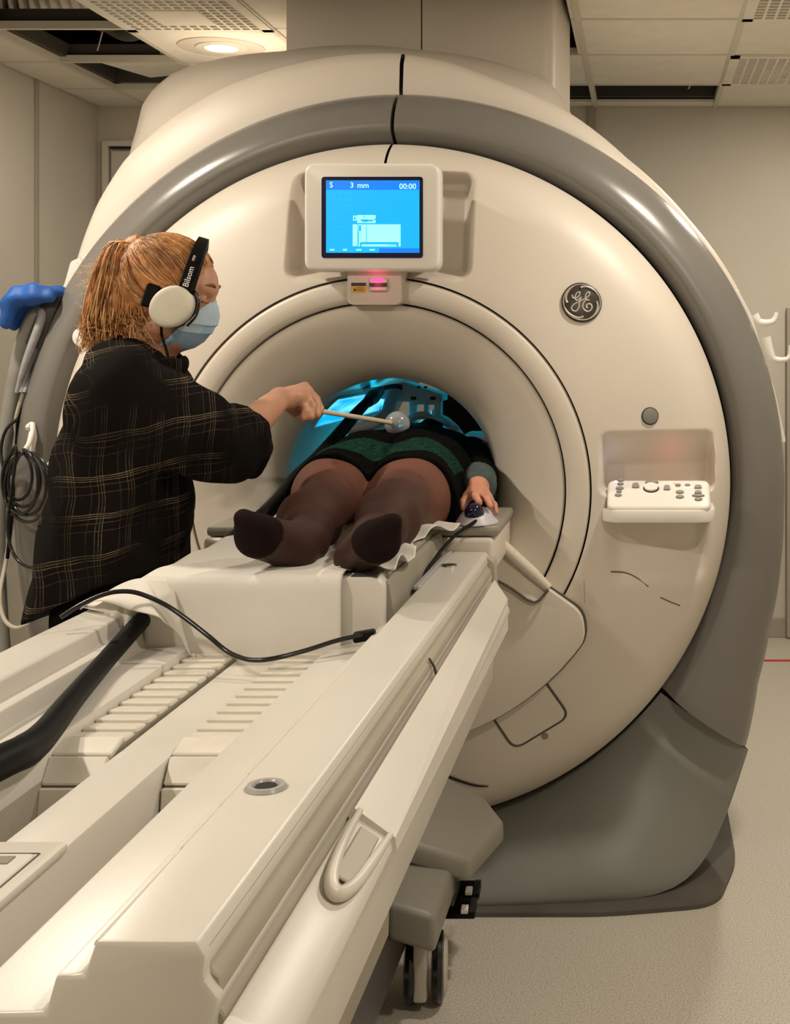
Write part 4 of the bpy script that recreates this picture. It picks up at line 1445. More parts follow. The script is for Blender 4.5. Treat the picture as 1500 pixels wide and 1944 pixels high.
for xx, yy in ((-0.235, -0.45), (0.235, -2.0), (-0.235, -2.0)):
    wh = put('caster_wheel', lathe_me([(0.0, -0.014), (0.06, -0.014), (0.074, -0.010), (0.078, 0.0), (0.074, 0.010), (0.06, 0.014), (0.0, 0.014)], (xx, yy, 0.078), (1, 0, 0), 30), 'black_gloss', table, 40)
    box('caster_fork', (xx - 0.02, yy, 0.15), (0.02, 0.04, 0.16), 'wheel_grey', table, 0.005, 2)
put('near_undercarriage', prism_me([(-0.26, 0.2), (0.26, 0.2), (0.28, 0.34), (-0.28, 0.34)], 'y', -2.1, -1.9, 0.01, 2), 'dark_plastic', table, 35)

# ================================================================== sliding cradle on the table
CE = -1.0                      # its near end
CT = 1.066                     # top of the mattress
cradle = thing('table_cradle', 'cream sliding cradle with a grey mattress on the table rails', 'cradle', (0, CE, 0.92))
ec = round_poly([(-0.222, 0.93), (0.222, 0.93), (0.222, 1.052), (0.205, 1.066), (-0.205, 1.066), (-0.222, 1.052)], [0.006, 0.006, 0.01, 0.012, 0.012, 0.01], 4)
put('cradle_end', prism_me(ec, 'y', CE, CE + 0.05, 0.008, 2), 'table', cradle, 35)
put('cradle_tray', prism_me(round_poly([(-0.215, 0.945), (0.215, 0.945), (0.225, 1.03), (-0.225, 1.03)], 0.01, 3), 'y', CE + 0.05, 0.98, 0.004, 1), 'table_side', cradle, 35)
put('mattress', prism_me(round_poly([(-0.212, 1.028), (0.212, 1.028), (0.214, 1.062), (-0.214, 1.062)], 0.012, 4), 'y', CE + 0.05, 0.96, 0.006, 2), 'pad', cradle, 35)
put('side_wing', prism_me(round_poly([(0.214, 1.055), (0.226, 1.05), (0.238, 0.975), (0.214, 0.965)], 0.008, 3), 'y', CE + 0.03, -0.35, 0.004, 1), 'pad', cradle, 35)
box('hook_strip', (0.185, CE + 0.02, 1.067), (0.05, 0.03, 0.003), 'dark_plastic', cradle, 0.001, 1)
put('glide_strip', prism_me([(0.240, 1.003), (0.252, 1.003), (0.252, 1.012), (0.240, 1.012)], 'y', -0.80, -0.36, 0.002, 1), 'lens_grey', cradle, 35)

# ---- white sheet over the mattress, hanging over the cradle end and the left rail
NU, NV = 90, 110


def sheet_fn(u, v):
    s = -0.345 + u * (0.148 + 0.345)          # across
    if v > 0.72:                              # towards the head: narrower drape on the right
        s = -0.345 + u * (0.185 + 0.345)
    L = v * 1.10 - 0.158                      # along; negative = hanging over the end
    zt = 1.0705
    # across: flat on top, rolling over the left edge down towards the rail
    if s > -0.212:
        x, z = s, zt + 0.002 * math.sin(s * 60 + L * 20) * (0.5 if L > 0 else 0)
    else:
        q = -0.212 - s
        if L > 0.22:
            q *= max(0.05, 1 - (L - 0.22) / 0.20)
        x = -0.212 - 0.90 * q
        z = zt - min(0.060, 0.55 * q) + 0.003 * math.sin(L * 33)
    if L >= 0:
        y = CE - 0.006 + L
        if x < -0.235 and y > -0.8:
            z -= 0.004
    else:
        h = -L
        r_ = 0.014
        y = CE - 0.006 - r_ * math.sin(min(h / r_, PI / 2) * 1.0) * 0.9
        drop = h
        if s < -0.212:
            # the corner swings out into a fold
            q = -0.212 - s
            y -= 0.9 * q * min(1, h / 0.06) * (0.35 + 0.65 * math.sin(q * 50) ** 2)
            x = -0.212 - 0.55 * q
            z = z - h * (1 - 1.2 * q)
        else:
            z = z - drop
            y -= 0.004 * math.sin(s * 24 + 1.0) * min(1, h / 0.08) + 0.004 * min(1, h / 0.1)
            if s < -0.17:
                y -= 0.10 * (-0.17 - s) * min(1, h / 0.05)
    if u > 0.95 and L > 0:
        z += 0.004 * math.sin(L * 55) * (u - 0.95) * 20
    return (x, y, z)


sh = put('sheet', grid_me(NU, NV, sheet_fn), 'sheet', None, True)
md = sh.modifiers.new('thick', 'SOLIDIFY')
md.thickness = 0.0015
props(sh, 'white paper sheet hanging over the end of the cradle', 'sheet')
# a second crumpled strip of the sheet lies on the right under the leg


def crumple(u, v):
    y = -0.93 + v * 0.62
    x = 0.12 + u * (0.11 + 0.05 * math.sin(v * 9) * v)
    z = 1.073 + 0.016 * max(0, u - 0.35) * math.sin(v * 17 + 1) + 0.012 * u * math.sin(v * 31 + u * 5) - 0.01 * max(0, u - 0.7)
    return (x, y, max(z, 1.0665))


o = put('sheet_edge', grid_me(24, 70, crumple), 'sheet', sh, True)
md = o.modifiers.new('thick', 'SOLIDIFY')
md.thickness = 0.0012

# corner of the sheet draped from the cradle over the thick cable to the left rail
ca_ = spline([P(330, 1100, 2.325), P(272, 1098, 2.315), P(225, 1112, 2.33), P(152, 1158, 2.34)], 8)
cb_ = spline([P(365, 1246, 2.295), P(322, 1188, 2.25), P(290, 1170, 2.22), P(205, 1142, 2.30)], 8)


def fold_fn(u, v):
    k = u * (len(ca_) - 1)
    i = min(int(k), len(ca_) - 2)
    f_ = k - i
    a = ca_[i].lerp(ca_[i + 1], f_)
    b = cb_[i].lerp(cb_[i + 1], f_)
    p = a.lerp(b, v)
    p.y -= 0.012 * math.sin(PI * v) + 0.006 * math.sin(u * 15 + 1.5) * v
    p.z += 0.010 * math.sin(PI * v) * (1 if u > 0.3 else 0.3)
    return tuple(p)


o = put('sheet_fold', grid_me(40, 18, fold_fn), 'sheet', sh, True)
md = o.modifiers.new('thick', 'SOLIDIFY')
md.thickness = 0.0012

# ================================================================== person standing at the table
woman = thing('person', 'person with red ponytail, headphones, face mask and black plaid shirt standing by the table', 'person', (-0.45, -0.6, 0))
DW = 2.733
HC = P(322, 556, DW)
pt_, ps_ = 0.30, 0.10
hf = Vector((math.cos(pt_) * math.cos(ps_), math.cos(pt_) * math.sin(ps_), -math.sin(pt_)))
hr = Vector((math.sin(ps_), -math.cos(ps_), 0))
hu = hr.cross(hf)
HR = Matrix((hf, hr, hu)).transposed()     # local (forward, right, up) -> world


def H(f, r, u):
    return HC + hf * f + hr * r + hu * u


W0, W1 = P(489, 761, 2.85), P(745, 803, 3.355)      # the wand
wr = P(531, 757, 2.93)
sh_r, el_r = Vector((-0.352, -0.755, 1.400)), Vector((-0.183, -0.633, 1.283))
sh_l, el_l, wr_l = Vector((-0.425, -0.445, 1.405)), Vector((-0.43, -0.405, 1.13)), Vector((-0.40, -0.42, 0.91))


def skin_body():
    V = Vol((-0.70, -0.90, -0.01), (-0.01, -0.27, 1.80), 0.0045)
    # head
    V.ell(H(-0.012, 0, 0.022), (0.094, 0.074, 0.094), HR, 0.01)
    V.ell(H(0.034, 0, -0.036), (0.056, 0.055, 0.080), HR, 0.03)
    V.ell(H(0.054, 0, 0.032), (0.038, 0.054, 0.048), HR, 0.02)
    V.cap(H(0.042, 0, -0.088), H(0.056, 0, -0.086), 0.025, 0.019, 0.03)
    V.cap(H(0.086, 0, 0.010), H(0.104, 0, -0.030), 0.008, 0.0105, 0.012)
    for s in (-1, 1):
        V.cap(H(0.082, 0.012 * s, 0.034), H(0.070, 0.045 * s, 0.034), 0.009, 0.007, 0.012)
        V.ell(H(0.087, 0.032 * s, 0.010), (0.014, 0.015, 0.010), HR, 0.010, True)
        V.ell(H(0.073, 0.031 * s, 0.008), (0.0125, 0.0125, 0.0125), HR, 0.002)
        V.ell(H(0.050, 0.043 * s, -0.03), (0.022, 0.022, 0.022), HR, 0.02)
        V.ell(H(-0.008, 0.076 * s, -0.012), (0.020, 0.010, 0.032), HR, 0.006)
        V.cap(H(0.012, 0.050 * s, -0.072), H(0.046, 0.024 * s, -0.092), 0.018, 0.016, 0.02)
    V.ell(H(0.086, 0, -0.056), (0.009, 0.022, 0.006), HR, 0.006)
    V.ell(H(0.084, 0, -0.067), (0.009, 0.020, 0.006), HR, 0.006)
    # neck and trunk
    V.cap(H(-0.030, 0, -0.06), (-0.372, -0.60, 1.44), 0.050, 0.056, 0.03)
    V.cap(sh_r, sh_l, 0.050, 0.050, 0.05)
    V.ell((-0.405, -0.6, 1.30), (0.105, 0.155, 0.17), None, 0.05)
    V.ell((-0.415, -0.6, 1.10), (0.095, 0.135, 0.18), None, 0.05)
    V.ell((-0.425, -0.6, 0.93), (0.115, 0.165, 0.13), None, 0.05)
    for y in (-0.69, -0.51):
        V.chain([(-0.43, y, 0.90), (-0.415, y, 0.50), (-0.45, y, 0.09)], [0.085, 0.055, 0.038], 0.03)
        V.ell((-0.44, y, 0.36), (0.055, 0.05, 0.12), None, 0.02)
        V.chain([(-0.455, y, 0.05), (-0.35, y, 0.040), (-0.27, y, 0.030)], [0.042, 0.038, 0.026], 0.02)
    # arms
    V.chain([sh_r, el_r, el_r.lerp(wr, 0.35), wr], [0.050, 0.041, 0.041, 0.026], 0.015)
    V.chain([sh_l, el_l, wr_l], [0.048, 0.040, 0.027], 0.02)
    V.ell(wr_l + Vector((0.01, 0, -0.06)), (0.042, 0.016, 0.05), None, 0.02)
    for k in range(4):
        b = wr_l + Vector((-0.025 + 0.020 * k, 0, -0.10))
        V.chain([b, b + Vector((0.004, 0.004, -0.045)), b + Vector((0.012, 0.014, -0.075))], [0.010, 0.009, 0.008], 0.004)
    b = wr_l + Vector((0.04, 0, -0.045))
    V.chain([b, b + Vector((0.022, 0.008, -0.03)), b + Vector((0.026, 0.014, -0.06))], [0.012, 0.010, 0.009], 0.006)
    # right hand closed on the wand
    kn = [P(579, 734, 3.02), P(586, 743, 3.005), P(583, 753, 2.985), P(574, 763, 2.97)]
    for q, k in enumerate(kn):
        V.cap(wr, k, 0.019, (0.0125, 0.0125, 0.012, 0.011)[q], 0.012)
    V.ell(P(556, 752, 2.965), (0.032, 0.030, 0.020), None, 0.012)
    for pts, r in (([(580, 735, 3.02), (600, 757, 3.04), (608, 776, 3.035), (602, 788, 3.015)], 0.0098),
                   ([(587, 744, 3.003), (601, 767, 3.005), (601, 787, 2.99), (588, 793, 2.99)], 0.0102),
                   ([(584, 754, 2.983), (593, 772, 2.972), (590, 791, 2.962), (578, 794, 2.97)], 0.0098),
                   ([(575, 764, 2.968), (580, 780, 2.955), (575, 794, 2.952), (566, 793, 2.962)], 0.0088)):
        q = [P(*p) for p in pts]
        V.chain(q, [r * 1.08, r * 1.02, r * 0.95, r * 0.85], 0.004)
    V.chain([P(545, 765, 2.945), P(562, 783, 3.01), P(585, 790, 3.03), P(600, 785, 3.035)], [0.017, 0.013, 0.011, 0.009], 0.008)
    return V.mesh(0.0, 1)


body_o = put('body', skin_body(), 'skin', woman, True)
# ring on the third finger
c = P(591, 770, 2.974)
v, f = tube_geo([c + Vector((0.0115 * math.cos(a), 0.0115 * math.sin(a) * 0.9, 0.0045 * math.cos(a))) for a in np.linspace(0, 2 * PI, 20, endpoint=False)], 0.0016, 6, True)
put('finger_ring', mesh_of(v, f), 'chrome', woman, True)
# eyebrow, lashes and eyes
for s in (1, -1):
    tube('eyebrow', [H(0.091, 0.012 * s, 0.038), H(0.089, 0.030 * s, 0.044), H(0.074, 0.050 * s, 0.038)], [0.003, 0.0035, 0.0015], 'hair_deep', body_o, 6, 4)
    tube('eyelash', [H(0.089, 0.020 * s, 0.006), H(0.090, 0.032 * s, 0.004), H(0.081, 0.045 * s, 0.004)], 0.0018, 'hair_deep', body_o, 6, 4)

# shirt: follows the silhouette of the loose plaid shirt


def shirt():
    V = Vol((-0.74, -0.90, 0.86), (-0.05, -0.30, 1.56), 0.005)
    secs = []
    for py, b, f, ry in ((690, 205, 318, 0.11), (705, 180, 335, 0.15), (725, 170, 345, 0.175), (780, 152, 352, 0.185), (840, 136, 348, 0.185), (900, 121, 347, 0.185), (1000, 98, 346, 0.185), (1100, 80, 346, 0.19), (1180, 71, 330, 0.19)):
        z = CZ - (py - 650) * DW / F
        xb, xf = CX + (b - 1220) * DW / F, CX + (f - 1220) * DW / F
        secs.append((z, (xb + xf) / 2, -0.60, (xf - xb) / 2, ry))
    V.gcyl(secs, 2, 0.03, 2.3)
    V.cap(sh_r + Vector((-0.01, 0.02, 0.0)), sh_l + Vector((-0.01, -0.02, 0.0)), 0.072, 0.072, 0.05)
    V.cap((-0.405, -0.67, 1.450), (-0.415, -0.53, 1.450), 0.060, 0.060, 0.04)
    # sleeve and rolled cuff
    V.chain([sh_r + Vector((-0.012, 0.02, -0.01)), sh_r.lerp(el_r, 0.5) + Vector((0, 0, -0.012)), el_r + Vector((-0.012, 0, -0.008))], [0.080, 0.080, 0.076], 0.05)
    cu0, cu1 = el_r + (wr - el_r) * -0.02, el_r + (wr - el_r) * 0.22
    V.cap(el_r + Vector((-0.03, 0.0, 0.0)), cu1, 0.070, 0.062, 0.03)
    fa = (wr - el_r).normalized()
    e1 = fa.cross(Vector((0, 0, 1))).normalized()
    e2 = e1.cross(fa)
    for t0, rr0, th in ((0.040, 0.058, 0.020), (0.062, 0.056, 0.017)):
        cc = el_r + fa * t0 + Vector((-0.004, 0, -0.010))
        ring = [cc + e1 * rr0 * math.cos(a) + e2 * rr0 * 1.12 * math.sin(a) for a in np.linspace(0, 2 * PI, 17)]
        V.chain(ring, [th + 0.003 * math.sin(3 * k) for k in range(17)], 0.006)
    V.cap(el_r + fa * 0.075, el_r + fa * 0.15, 0.046, 0.046, 0.006, True)
    V.chain([sh_l, el_l, el_l.lerp(wr_l, 0.5)], [0.085, 0.072, 0.062], 0.04)
    # collar
    for a in np.linspace(0, 2 * PI, 14, endpoint=False):
        c = Vector((-0.368 + 0.062 * math.cos(a), -0.60 + 0.066 * math.sin(a), 1.478 - 0.026 * math.cos(a)))
        V.ell(c, (0.020, 0.020, 0.024), None, 0.012)
    # open neck
    V.cap((-0.33, -0.60, 1.56), (-0.345, -0.60, 1.47), 0.052, 0.045, 0.008, True)
    # folds, then the curved hem that hangs lower at the back
    V.warp(lambda x, y, z: 0.0045 * np.sin(34 * z + 26 * x + 2.2 * np.sin(14 * y)) * np.clip((1.50 - z) * 6, 0, 1) + 0.0035 * np.sin(58 * x - 21 * z + 9 * y))
    V.clip(lambda x, y, z: (0.893 + 0.62 * np.clip(x + 0.60, 0, 0.20) + 0.012 * np.sin(20 * x + 8 * y)) - z)
    return V.mesh(0.0, 2)


put('shirt', shirt(), 'plaid', woman, True)


def trousers():
    V = Vol((-0.66, -0.83, 0.06), (-0.24, -0.37, 1.10), 0.007)
    V.ell((-0.425, -0.6, 0.95), (0.130, 0.178, 0.15), None, 0.04)
    for y in (-0.69, -0.51):
        V.chain([(-0.43, y, 0.90), (-0.415, y, 0.50), (-0.45, y, 0.10)], [0.098, 0.072, 0.060], 0.03)
    return V.mesh(0.0, 1)


put('trousers', trousers(), 'black_cloth', woman, True)
for y in (-0.69, -0.51):
    V = Vol((-0.52, y - 0.08, -0.01), (-0.20, y + 0.08, 0.14), 0.006)
    V.chain([(-0.455, y, 0.058), (-0.35, y, 0.046), (-0.265, y, 0.036)], [0.052, 0.046, 0.034], 0.02)
    V.clip(lambda x, y_, z: 0.001 - z + 0 * x + 0 * y_)
    put('shoe', V.mesh(0, 1), 'black_gloss', woman, True)

# ---- hair: cap drawn back to a high ponytail


def hair_cap():
    V = Vol(HC - Vector((0.2, 0.14, 0.17)), HC + Vector((0.16, 0.14, 0.17)), 0.0045)
    V.ell(H(-0.014, 0, 0.026), (0.101, 0.084, 0.098), HR, 0.01)
    V.ell(H(-0.050, 0, -0.02), (0.048, 0.060, 0.068), HR, 0.02)
    V.ell(H(-0.078, 0, 0.070), (0.026, 0.026, 0.024), HR, 0.03)
    O = [float(q) for q in HC]

    def cut(x, y, z):
        f = (x - O[0]) * hf.x + (y - O[1]) * hf.y + (z - O[2]) * hf.z
        u = (x - O[0]) * hu.x + (y - O[1]) * hu.y + (z - O[2]) * hu.z
        r = (x - O[0]) * hr.x + (y - O[1]) * hr.y + (z - O[2]) * hr.z
        return (f - (0.074 + 0.22 * (u - 0.06) - 2.0 * np.abs(r) ** 2)) * 0.9
    V.clip(cut)
    V.warp(lambda x, y, z: 0.0012 * np.sin(260 * z + 90 * x) + 0 * y)
    return V.mesh(0, 1)


hair = put('hair', hair_cap(), 'hair', woman, True)
TIE = H(-0.083, 0, 0.075)


def tail_core():
    V = Vol(P(130, 700, DW) - Vector((0, 0.12, 0)), P(320, 430, DW) + Vector((0, 0.12, 0)), 0.004)
    V.chain([TIE, P(245, 482, DW), P(225, 530, DW), P(208, 590, DW), P(195, 632, DW)], [0.020, 0.028, 0.042, 0.044, 0.022], 0.03)
    V.chain([TIE, P(262, 520, DW - 0.02), P(250, 580, DW - 0.02), P(245, 625, DW - 0.02)], [0.02, 0.030, 0.036, 0.020], 0.03)
    V.warp(lambda x, y, z: 0.003 * np.sin(150 * x + 40 * z + 60 * y) + 0.002 * np.sin(300 * x + 80 * y))
    return V.mesh(0, 1)


put('ponytail', tail_core(), 'hair', hair, True)
rng = random.Random(5)


def strands(n, kind, mat):
    parts = []
    for _ in range(n):
        if kind == 'tail':
            # from the tie, arching out and falling
            w = rng.random() ** 0.9
            dd = lambda a_: DW + rng.uniform(-a_, a_) - 0.012
            q = rng.uniform(-1, 1)
            a = P(250 - 40 * (1 - w) + 18 * w + 5 * q, 458 + 14 * w + 10 * rng.random(), dd(0.025))
            mid = P(182 + 100 * w + 9 * q, 535 + 12 * rng.random() - 25 * (1 - w), dd(0.045))
            m2 = P(163 + 122 * w + 12 * q, 600 + 10 * rng.uniform(-1, 1), dd(0.055))
            end = P(154 + 150 * w + 12 * rng.uniform(-1, 1), 650 - 22 * w + rng.uniform(-38, 16), dd(0.055))
            curl = Vector((rng.uniform(-0.012, 0.022), rng.uniform(-0.01, 0.01), rng.uniform(-0.014, 0.008)))
            pts = spline([TIE + Vector((rng.uniform(-.008, .008), rng.uniform(-.012, .012), rng.uniform(-.008, .008))), a, mid, m2, end, end + curl], 3)
            r0 = rng.uniform(0.0005, 0.0013)
            rad = [r0 * (0.7 + 0.6 * math.sin(PI * min(1, i / (len(pts) - 1) * 1.15))) if i < len(pts) - 1 else 0.0003 for i in range(len(pts))]
        else:
            # over the scalp from hairline or nape to the tie
            a = rng.uniform(-0.05, PI * 0.80)
            side = rng.choice((-1, 1)) if rng.random() < 0.35 else 1
            f0 = 0.075 * math.cos(a) ** 1 if False else None
            t = rng.random()
            if t < 0.6:
                an = rng.uniform(0.02, 1.0)
                start = (0.074 - 0.045 * an ** 2, side * 0.084 * math.sin(an * PI / 2), 0.116 - 0.110 * an)
            else:
                an = rng.random()
                start = (0.0 - 0.075 * an, side * (0.082 - 0.05 * an ** 2), -0.02 - 0.065 * an)
            end = (-0.080, rng.uniform(-0.012, 0.012), 0.073 + rng.uniform(-0.012, 0.012))
            ctr = Vector((-0.014, 0, 0.026))
            rr = Vector((0.1022, 0.0852, 0.0992))
            pts = []
            lift = rng.uniform(0.99, 1.02)
            for i in range(11):
                s = i / 10
                p = Vector(start).lerp(Vector(end), s) - ctr
                bow = math.sin(s * PI) * 0.012
                p = Vector((p.x, p.y, p.z - bow if start[2] < 0.02 else p.z))
                L = math.sqrt((p.x / rr.x) ** 2 + (p.y / rr.y) ** 2 + (p.z / rr.z) ** 2)
                tgt = lift if i < 9 else max(L, lift * (0.95 if i == 9 else 0.93))
                p = p / max(L, 1e-6) * tgt if L < 1.25 else p
                p = p + ctr
                pts.append(H(p.x, p.y, p.z))
            r0 = rng.uniform(0.0007, 0.0016)
            rad = [r0 * (0.5 + 0.5 * math.sin(PI * min(1, 0.15 + i / 10))) for i in range(len(pts))]
        parts.append(tube_geo(pts, rad, 3))
    V, Fc = join_geo(parts)
    o = put('hair_strands', mesh_of(V, Fc), mat, hair, True)
    o['kind'] = 'stuff'
    return o


for k, mt in enumerate(('hair', 'hair_light', 'hair_deep')):
    strands((720, 900, 240)[k], 'tail', mt)
    strands((640, 380, 240)[k], 'cap', mt)
# fine flyaway hairs
parts = []
for _ in range(150):
    s = P(rng.uniform(155, 215), rng.uniform(500, 640), DW + rng.uniform(-0.04, 0.04))
    e = s + Vector((rng.uniform(-0.026, 0.004), rng.uniform(-0.02, 0.02), rng.uniform(-0.022, 0.018)))
    m = s.lerp(e, 0.5) + Vector((rng.uniform(-.01, .01), 0, rng.uniform(-.01, .012)))
    parts.append(tube_geo(spline([s + Vector((0.03, 0, 0)), s, m, e], 3), 0.0004, 3))
V_, F_ = join_geo(parts)
o = put('flyaway_hairs', mesh_of(V_, F_), 'hair_light', hair, True)
o['kind'] = 'stuff'
v, f = tube_geo([TIE + hu * 0.024 * math.cos(a) + hr * 0.024 * math.sin(a) for a in np.linspace(0, 2 * PI, 18, endpoint=False)], 0.005, 8, True)
put('hair_tie', mesh_of(v, f), 'black_rubber', hair, True)

# ---- face mask
rows = [(0.012, 0.096, 0.028), (0.002, 0.105, 0.038), (-0.016, 0.114, 0.048), (-0.036, 0.1155, 0.054), (-0.040, 0.112, 0.054), (-0.056, 0.110, 0.056), (-0.060, 0.106, 0.056), (-0.078, 0.099, 0.053), (-0.096, 0.084, 0.044), (-0.108, 0.066, 0.036)]


def mask_fn(u, v):
    k = v * (len(rows) - 1)
    i = int(round(k))
    uu, fc, hw = rows[i]
    s = (u - 0.5) * 2
    return H(fc - (abs(s) ** 1.8) * (0.058 if i > 1 else 0.045), s * hw * 1.05, uu - 0.012 * abs(s))


mk = put('face_mask', grid_me(21, len(rows), mask_fn), 'mask_lit', woman, 30)
mk.data.materials.append(MATS['mask_shaded'])  # shade on the lower half of the mask, put in as a darker blue
for p in mk.data.polygons:
    if p.center.z < H(0.12, 0, -0.046).z and (p.index % (len(rows) - 1)) >= 4:
        p.material_index = 1
md = mk.modifiers.new('thick', 'SOLIDIFY')
md.thickness = 0.002
for s in (1, -1):
    for u in (-0.004,):
        tube('ear_loop', [H(0.055, 0.050 * s, u - 0.01), H(0.03, 0.070 * s, u * 0.6 - 0.012), H(-0.005, 0.084 * s, -0.01 + u * 0.25)], 0.0014, 'white_plastic', mk, 5, 4)

# ---- hearing-protector headphones
ph = thing('headphones', 'black headband headphones with cream ear cups on the standing person', 'headphones', HC)
cupc = {1: H(0.040, 0.088, -0.022), -1: H(0.040, -0.088, -0.022)}
band = []
for a in np.linspace(R(-12), R(192), 30):
    ca, sa = math.cos(a), math.sin(a)
    band.append((H(0.034 + 0.022 * ca, 0.098 * ca, 0.016 + 0.110 * max(sa, 0) + 0.05 * min(sa, 0)), a))


def band_geo(width, th):
    V, Fc = [], []
    for c, a in band:
        out = (hr * math.cos(a) + hu * max(0.0, math.sin(a)) * 1.0).normalized()
        ax = hf
        w_ = width * (0.75 + 0.25 * abs(math.cos(a)))
        for du, dv in ((-1, 0), (-0.8, 1), (0.8, 1), (1, 0), (0.8, -0.4), (-0.8, -0.4)):
            V.append(c + ax * du * w_ / 2 + out * dv * th)
    m = 6
    for i in range(len(band) - 1):
        for k in range(m):
            Fc.append((i * m + k, i * m + (k + 1) % m, (i + 1) * m + (k + 1) % m, (i + 1) * m + k))
    Fc.append(tuple(range(m)))
    Fc.append(tuple((len(band) - 1) * m + k for k in range(m)))
    bm = bmesh.new()
    bm.from_mesh(mesh_of(V, Fc))
    return bm_mesh(bm)


bd = put('headband', band_geo(0.034, 0.010), 'black_rubber', ph, 50)
# wording along the band
tc = H(0.030, 0.1085, 0.062)
Mx = Matrix((hu, hf * 1.0, hr)).transposed()
Mx = Matrix((hu, -hf, hr)).transposed().to_4x4()
Mx = Matrix.Translation(H(0.061, 0.1115, 0.026)) @ Mx
put('band_lettering', text_me('Bilsom', 0.0165, Mx, 0.0004, 'LEFT', 0.0002), 'white_plastic', bd, False)
m_ = box_me((0, 0, 0), (0.004, 0.011, 0.012), 0.001, 1)
m_.transform(Matrix.Translation(H(0.052, 0.098, 0.088)) @ HR.to_4x4())
put('band_slider_mark', m_, 'steel', bd, 35)
for s in (1, -1):
    n_ = hr * s
    c = cupc[s]

    def cup_ring(rs, off):
        return [c + n_ * off + hf * rs * math.cos(a) * 0.93 + hu * rs * math.sin(a) * 1.0 + hf * 0.006 * math.sin(a) for a in np.linspace(0, 2 * PI, 40, endpoint=False)]
    prof = [(0.043, -0.004), (0.0455, 0.004), (0.0465, 0.016), (0.0445, 0.024), (0.040, 0.0285), (0.030, 0.0305), (0.015, 0.0312), (0.001, 0.0313)]
    V, Fc = [], []
    for rr_, off in prof:
        V += cup_ring(rr_, off)
    for i in range(len(prof) - 1):
        for k in range(40):
            Fc.append((i * 40 + k, i * 40 + (k + 1) % 40, (i + 1) * 40 + (k + 1) % 40, (i + 1) * 40 + k))
    cup = put('ear_cup', mesh_of(V, Fc), 'cup_cream', ph, 50)
    pts = cup_ring(0.036, -0.010)
    v, f = tube_geo(pts, 0.011, 8, True)
    put('ear_seal', mesh_of(v, f), 'black_rubber', cup, True)
    if s == 1:
        tube('cup_wire', [c + hu * 0.055 + hf * 0.012, c + hu * 0.035 + hf * 0.044 + n_ * 0.012, c + hf * 0.052 + n_ * 0.016, c - hu * 0.028 + hf * 0.040 + n_ * 0.018], [0.003, 0.003, 0.0035, 0.005], 'black_gloss', cup, 8, 5)
    m_ = box_me((0, 0, 0), (0.030, 0.012, 0.05), 0.004, 1)
    m_.transform(Matrix.Translation(c - hf * 0.052 + hu * 0.008 - n_ * 0.004) @ HR.to_4x4())
    put('cup_arm', m_, 'black_rubber', cup, 35)
cw_ = cupc[1]
tube('headphone_lead', [cw_ - hu * 0.045 + hr * 0.01 - hf * 0.01, P(308, 640, DW - 0.08), P(316, 665, DW - 0.09), P(322, 690, DW - 0.10)], 0.003, 'black_rubber', ph, 6, 6)

# ---- wand with a frosted ball
wand = thing('ball_wand', 'thin wooden rod with a frosted ball held over the patient', 'wand', W0)
wd = (W1 - W0).normalized()
tube('rod', [W0, W1 + wd * 0.015], 0.0062, 'wood', wand, 12, 0)
put('rod_end', disc_me(W0 - wd * 0.0003, wd, 0.0055, 0.001, 0, 16), 'wood_end', wand, 40)
bc = W1 + wd * 0.024
bm = bmesh.new()
bmesh.ops.create_icosphere(bm, subdivisions=4, radius=0.0335)
bmesh.ops.translate(bm, verts=bm.verts[:], vec=bc)
put('ball', bm_mesh(bm), 'frost', wand, True)

# ================================================================== person lying in the scanner
pat = thing('person', 'person in brown tights and black dress lying feet first out of the scanner', 'person', (0.045, -0.1, CT))
LEGS = (
    # heel, ankle, ball, toe, calf, knee, thigh, hip
    dict(heel=P(560, 1052, 2.455), ank=P(580, 1028, 2.52), ball=P(492, 1018, 2.36), toe=P(474, 992, 2.32), calf=P(588, 990, 2.68), knee=P(620, 952, 2.88), thigh=P(628, 941, 3.06), hip=Vector((-0.035, 0.02, 1.150)), rt=0.090),
    dict(heel=P(674, 1060, 2.44), ank=P(710, 1022, 2.50), ball=P(715, 1028, 2.34), toe=P(730, 1000, 2.31), calf=P(737, 984, 2.66), knee=P(766, 950, 2.86), thigh=P(778, 948, 3.06), hip=Vector((0.125, 0.02, 1.150)), rt=0.099))


def legs(V, o, upto='hip'):
    for L in LEGS:
        V.cap(L['ank'], L['heel'], 0.040 + o, 0.034 + o, 0.02)
        V.cap(L['heel'], L['ball'], 0.033 + o, 0.036 + o, 0.03)
        V.cap(L['ank'], L['ball'], 0.038 + o, 0.032 + o, 0.03)
        side = (L['toe'] - L['ball'])
        for q in (-1, 0, 1):
            e = L['toe'] + Vector((0.016 * q, 0.008 * abs(q), 0.008 * q * (-1 if L is LEGS[0] else 1)))
            V.cap(L['ball'] + Vector((0.014 * q, 0, 0)), e, 0.026 + o, 0.016 + o, 0.02)
        V.chain([L['ank'], L['ank'].lerp(L['calf'], 0.45), L['calf'], L['knee'], L['thigh'], L['hip']], [0.039 + o, 0.048 + o, 0.066 + o, 0.061 + o, L['rt'] + o, 0.098 + o], 0.018)
        V.ell(L['knee'] + Vector((0, -0.01, 0.026)), (0.046, 0.050, 0.040), None, 0.02)
    return V


